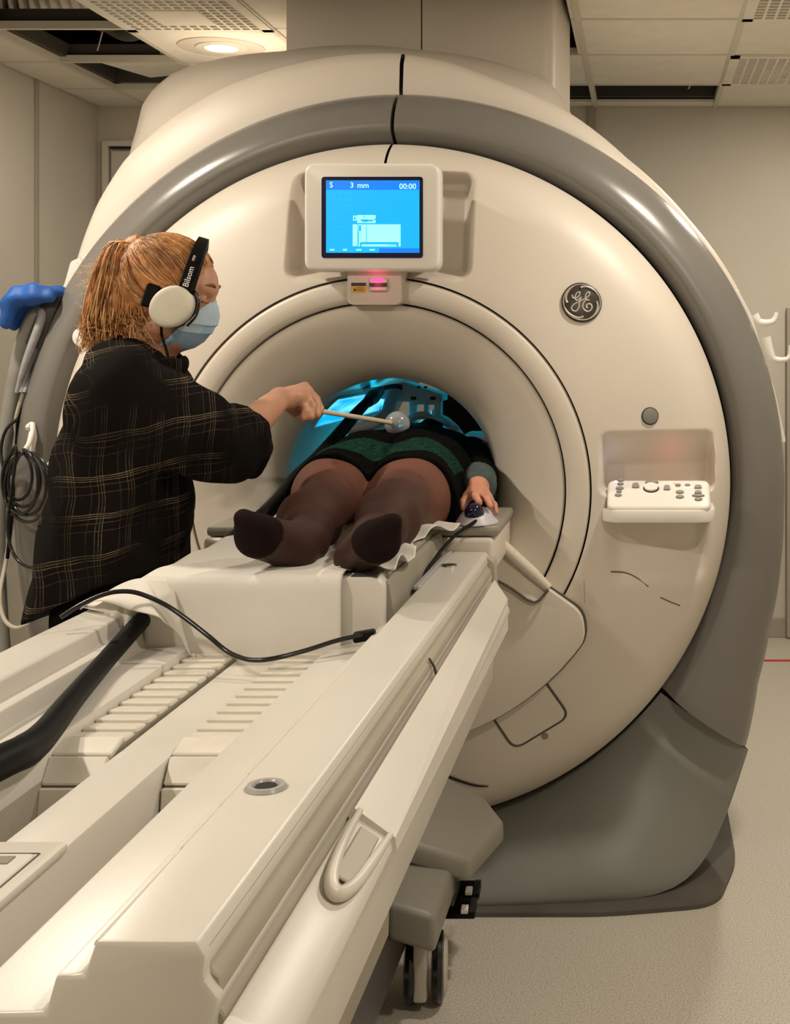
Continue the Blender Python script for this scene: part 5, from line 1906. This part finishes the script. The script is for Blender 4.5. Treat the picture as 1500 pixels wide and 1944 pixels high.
def patient_body():
    V = Vol((-0.36, -1.10, 1.02), (0.44, 0.97, 1.42), 0.0055)
    legs(V, -0.004)
    V.ell((0.045, 0.03, 1.150), (0.175, 0.16, 0.092), None, 0.05)
    V.ell((0.045, 0.18, 1.155), (0.155, 0.20, 0.098), None, 0.05)
    V.ell((0.04, 0.40, 1.155), (0.155, 0.19, 0.095), None, 0.05)
    V.cap((-0.12, 0.50, 1.15), (0.20, 0.50, 1.15), 0.055, 0.055, 0.05)
    V.cap((0.04, 0.52, 1.15), (0.035, 0.66, 1.165), 0.055, 0.050, 0.03)
    # head, face up
    V.ell((0.035, 0.76, 1.175), (0.074, 0.110, 0.092), None, 0.02)
    V.ell((0.035, 0.71, 1.205), (0.055, 0.080, 0.058), None, 0.03)
    V.cap((0.035, 0.735, 1.262), (0.035, 0.705, 1.278), 0.008, 0.012, 0.012)
    V.ell((0.035, 0.655, 1.205), (0.025, 0.022, 0.030), None, 0.02)
    for s in (-1, 1):
        V.ell((0.035 + 0.030 * s, 0.742, 1.262), (0.014, 0.010, 0.012), None, 0.008, True)
        V.ell((0.035 + 0.030 * s, 0.742, 1.250), (0.012, 0.012, 0.012), None, 0.003)
        V.ell((0.035 + 0.076 * s, 0.77, 1.175), (0.012, 0.030, 0.020), None, 0.01)
    V.ell((0.035, 0.682, 1.262), (0.022, 0.009, 0.008), None, 0.006)
    # arms
    wr_a = P(908, 925, 3.19)
    V.chain([(0.19, 0.48, 1.155), (0.235, 0.22, 1.135), (0.262, 0.02, 1.135), wr_a], [0.050, 0.040, 0.036, 0.027], 0.02)
    V.chain([(-0.11, 0.48, 1.155), (-0.165, 0.22, 1.13), (-0.150, 0.02, 1.12)], [0.050, 0.042, 0.028], 0.02)
    V.ell((-0.145, -0.05, 1.105), (0.042, 0.06, 0.018), None, 0.02)
    for k in range(4):
        b = Vector((-0.175 + 0.021 * k, -0.09, 1.10))
        V.chain([b, b + Vector((0, -0.04, 0.002)), b + Vector((0.002, -0.07, -0.008))], [0.010, 0.009, 0.008], 0.004)
    V.chain([(-0.11, -0.04, 1.11), (-0.085, -0.07, 1.11), (-0.08, -0.10, 1.10)], [0.013, 0.011, 0.009], 0.006)
    # hand over the trackball
    kn = [(886, 944, 3.12), (898, 938, 3.11), (914, 940, 3.11), (928, 946, 3.12)]
    for k in kn:
        V.cap(wr_a, P(*k), 0.020, 0.0125, 0.012)
    for pts, r in (([(886, 944, 3.12), (879, 953, 3.085), (880, 966, 3.07)], 0.0098),
                   ([(898, 938, 3.11), (903, 941, 3.06), (911, 955, 3.045)], 0.0100),
                   ([(914, 940, 3.11), (925, 947, 3.07), (931, 961, 3.055)], 0.0098),
                   ([(928, 946, 3.12), (939, 959, 3.09), (942, 974, 3.075)], 0.0086)):
        q = [P(*p) for p in pts]
        V.chain(q, [r * 1.1, r, r * 0.85], 0.003)
    V.chain([P(890, 940, 3.16), P(880, 952, 3.14), P(876, 964, 3.12)], [0.015, 0.012, 0.010], 0.006)
    return V.mesh(0, 1)


put('body', patient_body(), 'skin_patient', pat, True)


def tights():
    V = Vol((-0.30, -1.10, 1.02), (0.36, 0.0, 1.30), 0.0048)
    legs(V, 0.0)
    V.warp(lambda x, y, z: 0.0022 * np.sin(90 * y + 30 * x) * np.clip(1 - np.abs(y + 0.50) / 0.08, 0, 1) + 0 * z)
    me = V.mesh(0, 2)
    me.materials.append(MATS['tights'])
    me.materials.append(MATS['tights_toe'])
    for L in LEGS:
        t, b = L['toe'], L['ball']
        ax = (t - L['heel']).normalized()
        lim = (t - L['heel']).length * 0.64
        for p in me.polygons:
            c = Vector(p.center)
            if (c - t).length < 0.075 and (c - L['heel']).dot(ax) > lim:
                p.material_index = 1
    return me


put('tights', tights(), None, pat, True)


def dress():
    V = Vol((-0.24, -0.36, 1.03), (0.36, 0.62, 1.34), 0.005)
    for L in LEGS:
        d0 = L['thigh'] + (L['hip'] - L['thigh']).normalized() * -0.015
        V.cap(d0, L['hip'], L['rt'] + 0.012, 0.108, 0.03)
    V.cap((0.04, -0.24, 1.085), (0.045, 0.02, 1.10), 0.055, 0.09, 0.05)
    V.cap((0.20, -0.26, 1.10), (0.20, 0.1, 1.11), 0.040, 0.05, 0.05)
    V.cap((-0.12, -0.26, 1.10), (-0.10, 0.1, 1.11), 0.040, 0.05, 0.05)
    V.ell((0.045, 0.03, 1.155), (0.188, 0.17, 0.100), None, 0.05)
    V.ell((0.045, 0.18, 1.158), (0.168, 0.21, 0.108), None, 0.05)
    V.ell((0.04, 0.40, 1.155), (0.168, 0.21, 0.104), None, 0.05)
    V.warp(lambda x, y, z: 0.003 * np.sin(46 * x + 20 * y) + 0.002 * np.sin(70 * y + 20 * x) + 0 * z)
    V.clip(lambda x, y, z: (-0.285 + 0.010 * np.sin(40 * x)) - y + 0 * z)
    me = V.mesh(0, 2)
    me.materials.append(MATS['black_cloth'])
    me.materials.append(MATS['dress_green'])
    for p in me.polygons:
        c = p.center
        if -0.205 < c.y - 0.25 * abs(c.x - 0.045) * 0 < -0.075 and c.z > 1.17 + 0.0 * c.x:
            p.material_index = 1
    return me


put('dress', dress(), None, pat, True)


def sleeves():
    V = Vol((-0.26, -0.20, 1.04), (0.38, 0.62, 1.26), 0.005)
    wr_a = P(908, 925, 3.19)
    V.chain([(0.18, 0.48, 1.155), (0.225, 0.24, 1.14), (0.258, 0.06, 1.138), wr_a + Vector((0, 0.035, 0.0))], [0.062, 0.054, 0.050, 0.043], 0.02)
    V.chain([(-0.11, 0.48, 1.155), (-0.165, 0.22, 1.13), (-0.152, 0.05, 1.12)], [0.06, 0.052, 0.042], 0.02)
    me = V.mesh(0, 2)
    me.materials.append(MATS['black_cloth'])
    me.materials.append(MATS['sleeve_grey'])
    for p in me.polygons:
        if p.center.x > 0.2 and p.center.y < 0.005:
            p.material_index = 1
    return me


put('sleeves', sleeves(), None, pat, True)

# ---- trackball under the patient's hand
tbp = P(905, 985, 3.075)
tb = thing('trackball', 'pale grey trackball with a dark blue ball under the patient\'s hand', 'trackball', (tbp.x, tbp.y, 1.061))
V = Vol((tbp.x - 0.08, tbp.y - 0.09, 1.05), (tbp.x + 0.08, tbp.y + 0.09, 1.13), 0.003)
V.ell((tbp.x, tbp.y, 1.060), (0.047, 0.062, 0.042), None, 0.01)
V.ell((tbp.x, tbp.y, 1.056), (0.056, 0.068, 0.022), None, 0.01)
V.ell((tbp.x - 0.002, tbp.y - 0.032, 1.094), (0.024, 0.024, 0.022), None, 0.003, True)
V.clip(lambda x, y, z: 1.0612 - z + 0 * x + 0 * y)
put('housing', V.mesh(0, 1), 'lilac_plastic', tb, True)
bm = bmesh.new()
bmesh.ops.create_uvsphere(bm, u_segments=28, v_segments=16, radius=0.0225)
bmesh.ops.translate(bm, verts=bm.verts[:], vec=(tbp.x - 0.002, tbp.y - 0.034, 1.092))
put('ball', bm_mesh(bm), 'trackball', tb, True)

# ================================================================== head coil inside the bore
coil = thing('head_coil', 'pale plastic head coil frame around the patient\'s head inside the bore', 'head coil', (0.03, 0.75, CT))
cp = []
for a in np.linspace(R(180), R(360), 20):
    cp.append((0.03 + 0.15 * math.cos(a), 1.20 + 0.135 * math.sin(a)))
inner = [(0.03 + 0.125 * math.cos(a), 1.20 + 0.11 * math.sin(a)) for a in np.linspace(R(360), R(180), 20)]
put('lower_shell', prism_me(cp + inner, 'y', 0.56, 0.95, 0.004, 1), 'coil_plastic', coil, 40)
box('coil_foot', (0.03, 0.75, 1.074), (0.24, 0.40, 0.02), 'coil_plastic', coil, 0.006, 2)
# upper frame: top plate, uprights with windows, curved arms
YC = 0.60
top_pl = [P(690, 738, 3.95), P(768, 725, 3.95), P(842, 748, 3.95), P(842, 762, 3.95), P(762, 762, 3.95), P(700, 752, 3.95)]
put('top_plate', prism_me(round_poly([(p.x, p.z) for p in top_pl], 0.006, 3), 'y', YC - 0.01, YC + 0.10, 0.004, 2), 'coil_plastic', coil, 40)
for x0, x1 in ((778, 790), (806, 812), (826, 838)):
    a, b = P(x0, 752, 3.95), P(x1, 806, 3.95)
    put('upright', prism_me([(a.x, b.z), (b.x, b.z), (b.x, a.z), (a.x, a.z)], 'y', YC, YC + 0.05, 0.003, 1), 'coil_plastic', coil, 35)
a, b = P(778, 752, 3.97), P(838, 768, 3.97)
put('slotted_plate', prism_me([(a.x, b.z), (b.x, b.z), (b.x, a.z), (a.x, a.z)], 'y', YC + 0.02, YC + 0.06, 0.003, 1), 'coil_plastic', coil, 35)
for px in (785, 822):
    p = P(px, 756, 3.92)
    box('slot', (p.x, YC - 0.013, p.z), (0.016, 0.008, 0.010), 'gap', coil, 0.001, 1)
for px, py in ((760, 736), (795, 735), (808, 735), (757, 740)):
    p = P(px, py, 3.92)
    box('slot', (p.x, YC - 0.012, p.z), (0.009, 0.006, 0.007), 'gap', coil, 0.001, 1)
tube('coil_arm', [P(752, 745, 3.93), P(742, 762, 3.88), P(730, 790, 3.80), P(700, 806, 3.75), P(660, 815, 3.7)], [0.022, 0.020, 0.020, 0.018, 0.016], 'coil_plastic', coil, 10, 5)
tube('coil_arm', [P(838, 800, 3.95), P(856, 812, 3.9), P(872, 830, 3.85), P(880, 850, 3.8), P(886, 880, 3.8)], [0.020, 0.020, 0.018, 0.016, 0.016], 'coil_plastic', coil, 10, 5)
tube('eye_bridge', [P(770, 800, 3.9), P(790, 790, 3.88), P(806, 789, 3.88), P(822, 796, 3.88), P(838, 806, 3.9)], [0.014, 0.012, 0.012, 0.012, 0.014], 'coil_plastic', coil, 10, 5)
tube('coil_strap', [P(770, 806, 3.86), P(795, 809, 3.82), P(815, 800, 3.83), P(838, 808, 3.85)], 0.009, 'black_rubber', coil, 8, 5)
put('lock_knob', disc_me(P(862, 818, 3.86), (0.3, -0.9, 0.3), 0.016, 0.02, 0.003, 20), 'coil_plastic', coil, 40)
# side cushion and ducting beside the head on the right
cush = thing('side_cushion', 'blue-lit plastic side box with a ribbed tube at the right in the bore', 'side box', (0.2, 0.5, CT))
a = P(905, 858, 3.90)
box('cushion_box', (a.x, 0.62, 1.13), (0.10, 0.25, 0.17), 'coil_plastic', cush, 0.012, 2)
tube('box_tube', [P(880, 905, 3.72), P(892, 880, 3.72), P(908, 866, 3.72), P(925, 870, 3.72), P(935, 890, 3.72)], 0.009, 'coil_plastic', cush, 10, 6)
tube('box_handle', [P(910, 862, 3.74), P(912, 846, 3.74), P(916, 842, 3.74), P(932, 842, 3.74)], 0.003, 'dark_plastic', cush, 8, 3)

# ================================================================== cables on the table
pts = [Vector((-0.30, -2.46, 0.03)), Vector((-0.215, -2.44, 0.30)), Vector((-0.195, -2.40, 0.75)), Vector((-0.185, -2.30, 0.955)), Vector((-0.165, -2.12, 0.968)), Vector((-0.135, -1.92, 0.968)), P(0, 1448, 1.60), P(50, 1424, 1.675), P(86, 1392, 1.75), P(140, 1325, 1.91), P(200, 1255, 2.12), P(255, 1193, 2.26), P(287, 1160, 2.37), P(318, 1128, 2.50), P(360, 1088, 2.65), P(400, 1056, 2.77), P(447, 1020, 2.90), P(520, 960, 3.05), P(560, 910, 3.20), P(600, 872, 3.35), P(640, 828, 3.50), P(672, 790, 3.62), P(700, 760, 3.72)]
coil_cable = thing('coil_cable', 'thick black coil cable running along the left of the table into the bore', 'cable', pts[0])
tube('cable_sleeve', pts, [0.016, 0.016, 0.016, 0.016, 0.017, 0.019, 0.022, 0.023, 0.020, 0.017, 0.016, 0.016, 0.016, 0.016, 0.016, 0.017, 0.018, 0.019, 0.019, 0.018, 0.018, 0.017, 0.014], 'black_rubber', coil_cable, 14, 8)
tube('cable_plug', [P(698, 764, 3.71), P(708, 754, 3.76), P(722, 741, 3.82)], [0.016, 0.022, 0.014], 'black_gloss', coil_cable, 12, 4)
for k in range(3):
    tube('cable_lead', [P(720, 742 + k, 3.82), P(732, 734 + 2 * k, 3.86), P(752, 731 + 2 * k, 3.90), P(765, 733 + 3 * k, 3.93)], 0.004, 'black_gloss', coil_cable, 6, 5)
thin = [P(115, 1172, 2.16), P(150, 1150, 2.18), P(190, 1131, 2.20), P(225, 1123, 2.21), P(262, 1126, 2.22), P(310, 1146, 2.23), P(350, 1172, 2.22), P(395, 1207, 2.20), P(425, 1232, 2.19), P(448, 1245, 2.18), P(478, 1253, 2.17), P(520, 1250, 2.17), P(580, 1235, 2.20), P(640, 1216, 2.24), P(690, 1205, 2.27)]
tc_ = thing('thin_cable', 'thin glossy black cable drooping in front of the sheet', 'cable', thin[0])
tube('cable', thin, 0.0042, 'black_gloss', tc_, 10, 8)
q = P(692, 1207, 2.275)
box('cable_connector', q, (0.040, 0.02, 0.018), 'black_rubber', tc_, 0.003, 1, Matrix.Rotation(R(-10), 3, 'Y'))
trk = [P(908, 986, 3.03), P(895, 995, 3.00), P(868, 1013, 2.94), P(842, 1040, 2.86), P(818, 1072, 2.76), P(790, 1108, 2.64), P(762, 1142, 2.54), P(735, 1168, 2.46), P(722, 1182, 2.42)]
props(tube('trackball_cable', trk, 0.0042, 'black_rubber', None, 8, 8), 'thin black cable from the trackball lying along the right rail', 'cable')

# ================================================================== things hanging at the left of the scanner
DL = 3.62
DH = 3.53
hook = thing('cable_hook', 'white double hook on the grey ring carrying the cable coil', 'hook', P(57, 830, DL))
tube('hook_arm', [P(60, 806, DH), P(60, 822, DH - 0.03), P(55, 842, DH - 0.05), P(46, 856, DH - 0.06), P(44, 862, DH - 0.05)], [0.010, 0.008, 0.007, 0.007, 0.006], 'shell_bright', hook, 8, 5)
tube('hook_arm', [P(60, 806, DH), P(64, 830, DH - 0.02), P(60, 856, DH - 0.02)], [0.010, 0.008, 0.006], 'shell_bright', hook, 8, 5)
tube('hook_arm', [P(60, 806, DH), P(53, 809, DH - 0.02), P(52, 814, DH - 0.04)], [0.008, 0.006, 0.005], 'shell_bright', hook, 8, 5)
rngc = random.Random(3)
loops = []
path = [P(28, 770, DL - 0.05), P(14, 786, DL - 0.05)]
cable_pts = [P(34, 795, DL - 0.03), P(12, 815, DL - 0.04), P(2, 850, DL - 0.04), P(6, 885, DL - 0.05), P(20, 900, DL - 0.05)]
spec = [(35, 903, 26, 46), (44, 912, 33, 50), (52, 918, 36, 60), (53, 925, 44, 66), (38, 914, 34, 62)]
for i, (cx, cy, rx, ry) in enumerate(spec):
    for k in range(16):
        a = -PI / 2 + 2 * PI * k / 16 + 0.2
        cable_pts.append(P(cx + rx * math.cos(a), cy + ry * math.sin(a), 3.545 - 0.0013 * (cx + rx * math.cos(a)) - 0.007 * i + 0.010 * math.sin(a)))
cable_pts += [P(16, 975, 3.50), P(16, 1020, 3.50), P(28, 1056, 3.49), P(52, 1076, 3.47), P(90, 1076, 3.44), P(130, 1060, 3.40)]
props(tube('hanging_cable', cable_pts, 0.0045, 'black_gloss', None, 8, 3), 'coiled black cable hanging from the white hook', 'cable')
props(tube('black_lead', [P(62, 640, DL - 0.03), P(52, 690, DL - 0.02), P(38, 770, DL - 0.02), P(30, 860, DL - 0.02), P(26, 950, DL - 0.03), P(20, 1000, DL - 0.03), P(14, 1060, DL - 0.02)], 0.0052, 'black_rubber', None, 8, 6), 'straight black lead hanging below the blue cushion', 'cable')
# hose
props(tube('vacuum_hose', [P(95, 575, DL + 0.02), P(70, 600, DL), P(46, 660, DL), P(22, 760, DL), P(5, 880, DL), P(-2, 1000, DL), P(0, 1120, DL), P(8, 1240, DL)], [0.026, 0.030, 0.028, 0.022, 0.019, 0.018, 0.018, 0.018], 'hose_grey', None, 14, 8), 'grey hose hanging down at the left edge', 'hose')
for k, (x0, x1) in enumerate(((74, 58), (84, 66), (92, 72))):
    props(tube('clear_tube', [P(x0 + 10, 585, DL - 0.03), P(x0, 620, DL - 0.05 + 0.02 * k), P(x1 - 10, 690, DL - 0.05 + 0.02 * k), P(x1 - 26, 745, DL - 0.04)], [0.014, 0.013, 0.010, 0.006], 'hose_clear', None, 10, 6),
          ['greyish clear tube nearest the hose below the blue cushion', 'middle clear tube below the blue cushion', 'clear tube nearest the grey ring below the blue cushion'][k], 'tube')
props(tube('beige_cable', [P(44, 745, DL - 0.03), P(30, 800, DL - 0.02), P(34, 850, DL), P(28, 950, DL), P(12, 1060, DL), P(0, 1130, DL - 0.05), P(8, 1175, DL - 0.08), P(30, 1192, DL - 0.1), P(55, 1184, DL - 0.1)], 0.006, 'cable_beige', None, 8, 6), 'beige cable looping to the floor at the left edge', 'cable')
props(box('black_connector', P(88, 610, DL - 0.02), (0.05, 0.05, 0.16), 'dark_plastic', None, 0.008, 2, Matrix.Rotation(R(22), 3, 'Y')), 'black connector body under the blue cushion', 'connector')
# blue padded cushion
V = Vol(P(-30, 690, DL) - Vector((0, 0.16, 0)), P(150, 520, DL) + Vector((0, 0.16, 0)), 0.004)
cpts = [P(28, 615, DL - 0.02), P(38, 580, DL - 0.02), P(56, 562, DL - 0.02), P(84, 560, DL - 0.02), P(108, 562, DL - 0.02)]
for i in range(4):
    for dy in (-0.055, 0.0, 0.055):
        a, b = cpts[i] + Vector((0, dy, 0)), cpts[i + 1] + Vector((0, dy, 0))
        V.cap(a, b, 0.016 if i == 0 else 0.021, 0.021, 0.03)
V.warp(lambda x, y, z: 0.0028 * np.sin(95 * x + 30 * y) + 0.002 * np.sin(120 * z + 60 * y))
props(put('blue_cushion', V.mesh(0, 2), 'blue_pad', None, True), 'bright blue folded padded cushion hung at the left', 'cushion')
# small white knob at the ring's inner edge behind the shirt
kn = thing('white_knob', 'small white knob on the scanner front beside the plaid shirt', 'knob', P(104, 890, 3.5))
put('knob_body', disc_me(P(106, 890, 3.5), (-0.3, -1, 0), 0.024, 0.04, 0.006, 24), 'shell_bright', kn, 40)
put('knob_stem', disc_me(P(112, 888, 3.54), (-0.3, -1, 0), 0.016, 0.06, 0, 20), 'shell_bright', kn, 40)
kn2 = thing('white_knob', 'small white knob on the scanner beside the ponytail end', 'knob', P(158, 640, 3.5))
put('knob_body', disc_me(P(160, 640, 3.50), (-0.3, -1, 0), 0.026, 0.04, 0.006, 24), 'shell_bright', kn2, 40)
put('knob_stem', disc_me(P(168, 638, 3.54), (-0.3, -1, 0), 0.016, 0.06, 0, 20), 'shell_bright', kn2, 40)
